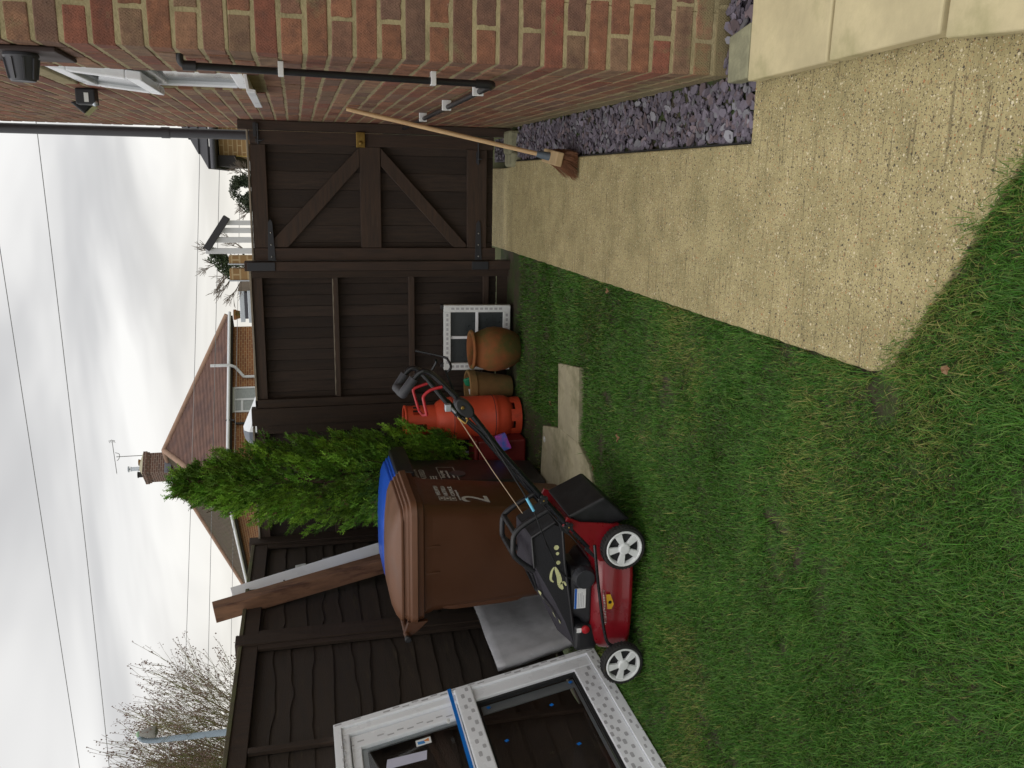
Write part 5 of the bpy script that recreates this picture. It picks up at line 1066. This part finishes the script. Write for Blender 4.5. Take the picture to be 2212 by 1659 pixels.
b = B(); taper(b, -3.44, -2.72, lambda u: (.09-.12*u, .25-.19*u), lambda u: .34-.15*u); b.build('shell', far_white, t, sm=40)
b = B(); taper(b, -3.74, -3.441, lambda u: (.09, .25*(.35+.65*math.sin(math.pi/2*min(1, u*1.3)))), lambda u: .34*(.5+.5*min(1, u*1.6))); b.build('end_cap', mat('slate grey plastic', lin(92, 98, 110), .4), t, sm=40)

# van roof with ladders
t = thing('parked_van', 'white van roof just showing over the fence carrying ladders', 'van', (-1.8, 13, 0))
b = B(); b.loft([(.3, -2.5, -1.15, 12.3, 13.9, .1), (1.2, -2.5, -1.12, 12.25, 13.95, .15), (1.95, -2.42, -1.2, 12.35, 13.85, .2), (2.02, -2.35, -1.27, 12.45, 13.75, .2)], 6); b.build('body', far_white, t, sm=40)
for x in (-2.3, -1.4): b = B(); b.lathe([(.32, -.1), (.33, 0), (.32, .1)], (x, 12.32, .32), 20, (0, 1, 0)); b.build('wheel', tyre_m, t, sm=40)
b = B()
for x in (-2.2, -1.45): b.box(x-.02, x+.02, 12.4, 13.8, 2.03, 2.09)
b.build('roof_bar', black_pl, t)
def ladder(y0, z, lb):
    t = thing('ladder', lb, 'ladder', (-1.75, y0, z), 'ladders lying on the van roof'); 
    for yy in (y0-.16, y0+.16): b = B(); b.box(-2.0+.02, -1.53, yy-.015, yy+.015, z, z+.065); b.build('rail', alum, t, bev=.004)
    for i in range(3): b = B(); b.tube([(-1.95+i*.18, y0-.145, z+.032), (-1.95+i*.18, y0+.145, z+.032)], .014, 8); b.build('rung', alum, t, sm=50)
ladder(12.55, 2.092, 'aluminium ladder lying lower on the white van roof'); ladder(12.62, 2.205, 'aluminium ladder stacked uppermost on the white van roof')
b = B(); b.box(-1.93, -1.56, 12.42, 12.8, 2.158, 2.203); b.build('ladder_spacer', grey_pl, label='grey spacer bar between the two stacked ladders', cat='spacer bar', bev=.004, origin=(-1.75, 12.6, 2.16))
b = B(); b.prism([(-1.54, 12.4, 2.095), (-1.54, 12.4, 2.29), (-1.40, 12.4, 2.24), (-1.40, 12.4, 2.10)], (0, .5, 0)); b.build('wooden_crate', mat('grey brown board', lin(120, 108, 96), .8, .2, 6), label='grey brown wooden crate end beside the ladders', cat='crate', bev=.004, origin=(-1.47, 12.6, 2.095))
b = B(); b.lathe([(.03, 0), (.10, .02), (.11, .10), (.05, .14)], (-1.36, 12.62, 2.09), 16); b.build('red_bucket', mat('pinkish red plastic', (.45, .05, .07), .5), label='pinkish red tub beside the wooden crate on the van', cat='tub', sm=50, origin=(-1.36, 12.62, 2.09))
b = B(); b.lathe([(.05, 0), (.065, .06), (.075, .065), (.075, .10)], (-1.90, 12.63, 2.272), 14); b.build('chimney_pot', terra, label='orange terracotta pot standing at the far left of the ladders', cat='clay pot', sm=40, origin=(-1.9, 12.63, 2.272))

# slatted white porch frame beyond the gate
t = thing('porch', 'white slatted porch frame with a sloping dark capping beyond the gate', 'porch', (-.62, 10, 0))
for x0, x1, zt in ((-.826, -.766, 2.435), (-.705, -.645, 2.34), (-.60, -.545, 2.27), (-.515, -.465, 2.215)): b = B(); b.box(x0, x1, 9.98, 10.02, -.1, zt); b.build('slat', far_white, t, bev=.003)
b = B(); b.beam((-.775, 10.0, 2.425), (-.43, 10.0, 2.195), .075, .12, (0, 1, 0)); b.build('capping', roof_dark, t, bev=.004)
gk = 'tan brick piers beyond the gate post'
for x0, x1, z1, lb in ((-.845, -.765, 2.125, 'narrow tan pier next to the white porch frame'), (-1.01, -.893, 2.125, 'wider tan pier between the ivy and the ladders')):
    t = thing('brick_pier', lb, 'pier', ((x0+x1)/2, 9.05, 0), gk); b = B(); b.box(x0, x1, 9.0, 9.12, -.1, z1); o = b.build('pier', far_brick_tan, t, bev=.004); uv_wall(o)
    b = B(); b.box(x0-.008, x0+.004, 8.99, 9.10, 1.6, z1+.012); b.build('metal_edge', alum, t)
# right-hand neighbour
rh = thing('brick_house', 'tan brick house corner with dark roof beyond the gate at right', 'house', (1.2, 17, 0))
b = B(); b.box(.36, 4, 16.0, 21, -.1, 2.70); o = b.build('wall', far_brick_tan, rh); uv_wall(o)
b = B()
for k_ in range(9):
    t0, t1 = k_/9, (k_+1)/9; L2 = lambda u: Vector((.12, 15.75, 2.84)).lerp(Vector((.12+2.2, 15.75+2.3, 2.84+1.55)), u); R2 = lambda u: Vector((4.2, 15.75, 2.84)).lerp(Vector((4.2, 18.05, 4.39)), u)
    a, c_, e, d = L2(t0), R2(t0), R2(t1), L2(t1); nn_ = Vector((0, -.55, .83))*.03; b.add([a+nn_, c_+nn_, e, d, a, c_], [(0, 1, 2, 3), (4, 5, 1, 0)])
b.add([(.12, 15.75, 2.84), (.12, 20.3, 2.84), (2.32, 18.05, 4.39)], [(0, 1, 2)]); b.build('roof', roof_dark, rh, fixn=False)
b = B(); b.box(.13, 4.2, 15.74, 20.3, 2.72, 2.83); b.build('soffit', far_dark, rh)
b = B(); b.box(.17, .355, 15.85, 20.0, 2.43, 2.715); b.build('fascia_box', far_dark, rh)
b = B(); b.tube([(.13, 15.70, 2.775), (4.2, 15.70, 2.775)], .05, 8); b.build('gutter', grey_pl, rh, sm=50)
b = B(); b.box(.345, .352, 15.95, 15.98, 1.8, 2.42); b.build('trim_strip', mat('yellow edge', lin(226, 190, 90), .5), rh)

# ------------------------------------------------------------------ vegetation beyond the fence
def grow(b, tips, p, d, L_, r, depth, maxd, spread, upb, seg=3, nside=5):
    pts = [p]; rs = [r]; q = Vector(p); dd = Vector(d)
    for i in range(seg):
        dd = (dd+Vector((rnd(-1, 1), rnd(-1, 1), rnd(-1, 1)))*.16+Vector((0, 0, upb))).normalized(); q = q+dd*L_/seg; pts.append(q.copy()); rs.append(r*(1-.45*(i+1)/seg))
    b.tube(pts, rs, nside if depth < 2 else 4, False)
    if depth >= maxd: tips.append((q, dd)); return
    for k in range(random.choice((2, 3, 3)) if depth else 4):
        t_ = rnd(.35, 1); i = min(int(t_*seg), seg-1); base = pts[i].lerp(pts[i+1], t_*seg-i)
        nd = (dd+Vector((rnd(-1, 1), rnd(-1, 1), rnd(-.6, .8)))*spread).normalized(); grow(b, tips, base, nd, L_*rnd(.58, .8), max(rs[-1]*.66, .003), depth+1, maxd, spread, upb, seg, nside)
    grow(b, tips, q, dd, L_*.75, max(rs[-1], .004), depth+1, maxd, spread, upb, seg, nside)
t = thing('bare_tree', 'bare winter tree with brown seed clusters and mossy limbs on far left', 'tree', (-11.3, 16, 0))
random.seed(21); b = B(); tips = []
b.tube([(-11.95, 16, -.1), (-11.93, 16, 1.2), (-11.9, 16, 2.0)], [.24, .2, .17], 8)
TDX = -.55
stems = [((-11.35, 16, 1.9), (.14, .0, 1), 1.9, .085), ((-11.38, 16.1, 1.9), (-.12, .1, 1), 2.0, .09), ((-11.3, 15.9, 1.8), (.40, -.1, 1), 1.9, .075), ((-11.3, 16.1, 1.7), (.72, .05, .95), 1.9, .06), ((-11.4, 15.9, 1.8), (-.5, 0, 1), 1.9, .08), ((-11.3, 16, 1.5), (1.0, -.1, .75), 1.8, .05), ((-11.35, 16.2, 1.9), (.27, .3, 1), 1.9, .07)]
for p, d, L_, r in stems: grow(b, tips, Vector(p)+Vector((TDX, 0, 0)), Vector(d).normalized(), L_*.72, r*.7, 0, 4, .62, .02, 4); grow(b, tips, Vector(p)+Vector((TDX, rnd(-.2, .2), rnd(-.2, .1))), (Vector(d)+Vector((rnd(-.15, .15), rnd(-.3, .3), 0))).normalized(), L_*.68, r*.5, 0, 4, .62, .02, 4)
b.build('trunk', bark_m, t, fixn=False, sm=60)
b = B()
for (p, d) in tips:
    q = p+d*.14; b.tube([p, q], [.004, .003], 3, False)
    for k_ in range(random.choice((2, 2, 3, 4))):
        c = p+d*rnd(0, .16)+Vector((rnd(-1, 1), rnd(-1, 1), rnd(-1, 1)))*.045; s = rnd(.006, .017); b.add([c+Vector((s, 0, 0)), c+Vector((-s*.6, s, .2*s)), c+Vector((-s*.6, -s, 0)), c+Vector((0, 0, -s*1.5)), c+Vector((0, 0, s))], [(0, 1, 4), (1, 2, 4), (2, 0, 4), (0, 3, 1), (1, 3, 2), (2, 3, 0)])
b.build('seed_clusters', seed_m, t, fixn=False)
random.seed(33)
def ivy(name, label, cat, loc, blobs, nl, trunk, twigs, c0):
    t = thing(name, label, cat, loc); b = B(); tips = []; b.tube([(loc[0], loc[1], -.1), (loc[0]+.02, loc[1], 1.2), (loc[0]-.03, loc[1], trunk)], [.07, .06, .03], 8)
    for (p, d, L_) in twigs: grow(b, tips, Vector(p), Vector(d).normalized(), L_, .014, 1, 4, .7, .02, 3, 4)
    b.build('trunk', twig_m, t, fixn=False); b = B()
    for (cx_, cy_, cz_, r, w_) in blobs:
        for i in range(int(nl*w_)):
            v = Vector((rng.normal(), rng.normal(), rng.normal())).normalized()*r*random.random()**.45; c = Vector((cx_, cy_, cz_))+v
            if noise.noise(c*7) < -.12: continue
            n_ = Vector((rnd(-1, 1), rnd(-1, 1), rnd(-1, 1))).normalized(); u = n_.orthogonal().normalized(); v2 = n_.cross(u); s = rnd(.010, .02); g = rnd(.6, 1.5); b.cur = (c0[0]*g, c0[1]*g, c0[2]*g)
            b.add([c-u*s, c+v2*s*.7, c+u*s, c-v2*s*.7], [(0, 1, 2, 3)])
    b.build('crown', ivy_m, t, fixn=False)
ivy('bare_tree', 'ivy clad tree with bare twigs beyond the porch and piers', 'tree', (-1.0, 11, 0), [(-.93, 11, 2.42, .11, 1), (-1.02, 11, 2.33, .12, 1.2), (-1.12, 11, 2.26, .10, 1), (-1.0, 11, 2.15, .15, .9)], 620, 2.3, [((-.93, 11, 2.3), (.35, 0, 1), .15), ((-1.0, 11, 2.3), (-.1, .2, 1), .16), ((-1.05, 11, 2.25), (-.8, 0, .8), .17), ((-1.12, 11, 2.2), (-1, .1, .5), .18), ((-1.1, 11, 2.2), (-.6, -.2, 1), .18), ((-.9, 11, 2.05), (.8, .1, .8), .17), ((-1.15, 11, 2.1), (-1, .2, .8), .18)], (.05, .075, .03))
ivy('evergreen_bush', 'dark evergreen bush in front of the pale horizon above the gate', 'bush', (-.22, 14, 0), [(-.10, 14, 2.27, .15, 1.3), (-.22, 14, 2.27, .17, 1.3), (-.38, 14, 2.17, .16, 1), (-.06, 14, 2.12, .16, 1), (-.26, 14, 2.05, .26, 2.2)], 1100, 2.1, [((-.40, 14, 2.1), (-.5, 0, 1), .12), ((.05, 14, 2.1), (.5, 0, 1), .13), ((-.45, 14, 2.1), (-1, 0, .8), .12), ((.0, 14, 2.1), (.3, .2, 1), .14)], (.035, .05, .022))

# street lamp
t = thing('street_lamp', 'pale blue grey street lamp post with hooked arm before bare tree', 'street lamp', (-10.16, 15, 0))
b = B(); b.tube([(-10.16, 15, -.1), (-10.15, 15, 2.9), (-10.13, 15, 4.35)]+smooth([(-10.12, 15, 4.46), (-10.09, 15, 4.55), (-10.03, 15, 4.60), (-9.97, 15, 4.60)], 4), [.075, .065, .05]+[.048]*13, 12); b.build('post', lamp_blue, t, sm=50)
b = B(); b.lathe([(.05, .02), (.07, -.05), (.11, -.22), (.10, -.26), (.04, -.29)], (-9.95, 15, 4.58), 14); b.build('lantern', mat('grey lantern', lin(130, 128, 122), .5, .25, 9), t, sm=40)
b = B(); b.lathe([(.052, 0), (.058, .03), (.03, .06)], (-9.96, 15, 4.60), 12); b.build('lantern_cap', mat('green lantern cap', lin(150, 180, 150), .5), t, sm=40)
# overhead cables
def cable(x0, z0, x1, z1, y0, y1, sag, r, lb):
    pts = []
    for i in range(41):
        u = i/40; pts.append((x0+(x1-x0)*u, y0+(y1-y0)*u, z0+(z1-z0)*u-sag*4*u*(1-u)))
    b = B(); b.tube(pts, r, 6); b.build('overhead_cable', wire_m, label=lb, cat='cable', group='overhead cables crossing the sky', sm=50, origin=pts[0])
cable(3.5, 7.62, -22, 6.80, 20, 20, .0, .008, 'topmost thick overhead cable crossing the open sky'); cable(6, 6.62, -24, 6.45, 20, 20, .12, .008, 'second thick overhead cable below the topmost one')
cable(4, 3.12, -24, 5.75, 20, 20, .10, .006, 'thin overhead cable running just above the house roof slope'); cable(4, 2.72, -24, 4.95, 20, 20, .0, .006, 'thin overhead cable second lowest, meeting the bare tree'); cable(4, 2.35, -24, 4.35, 20.5, 20.5, .0, .005, 'thinnest lowest overhead cable just over the fence')
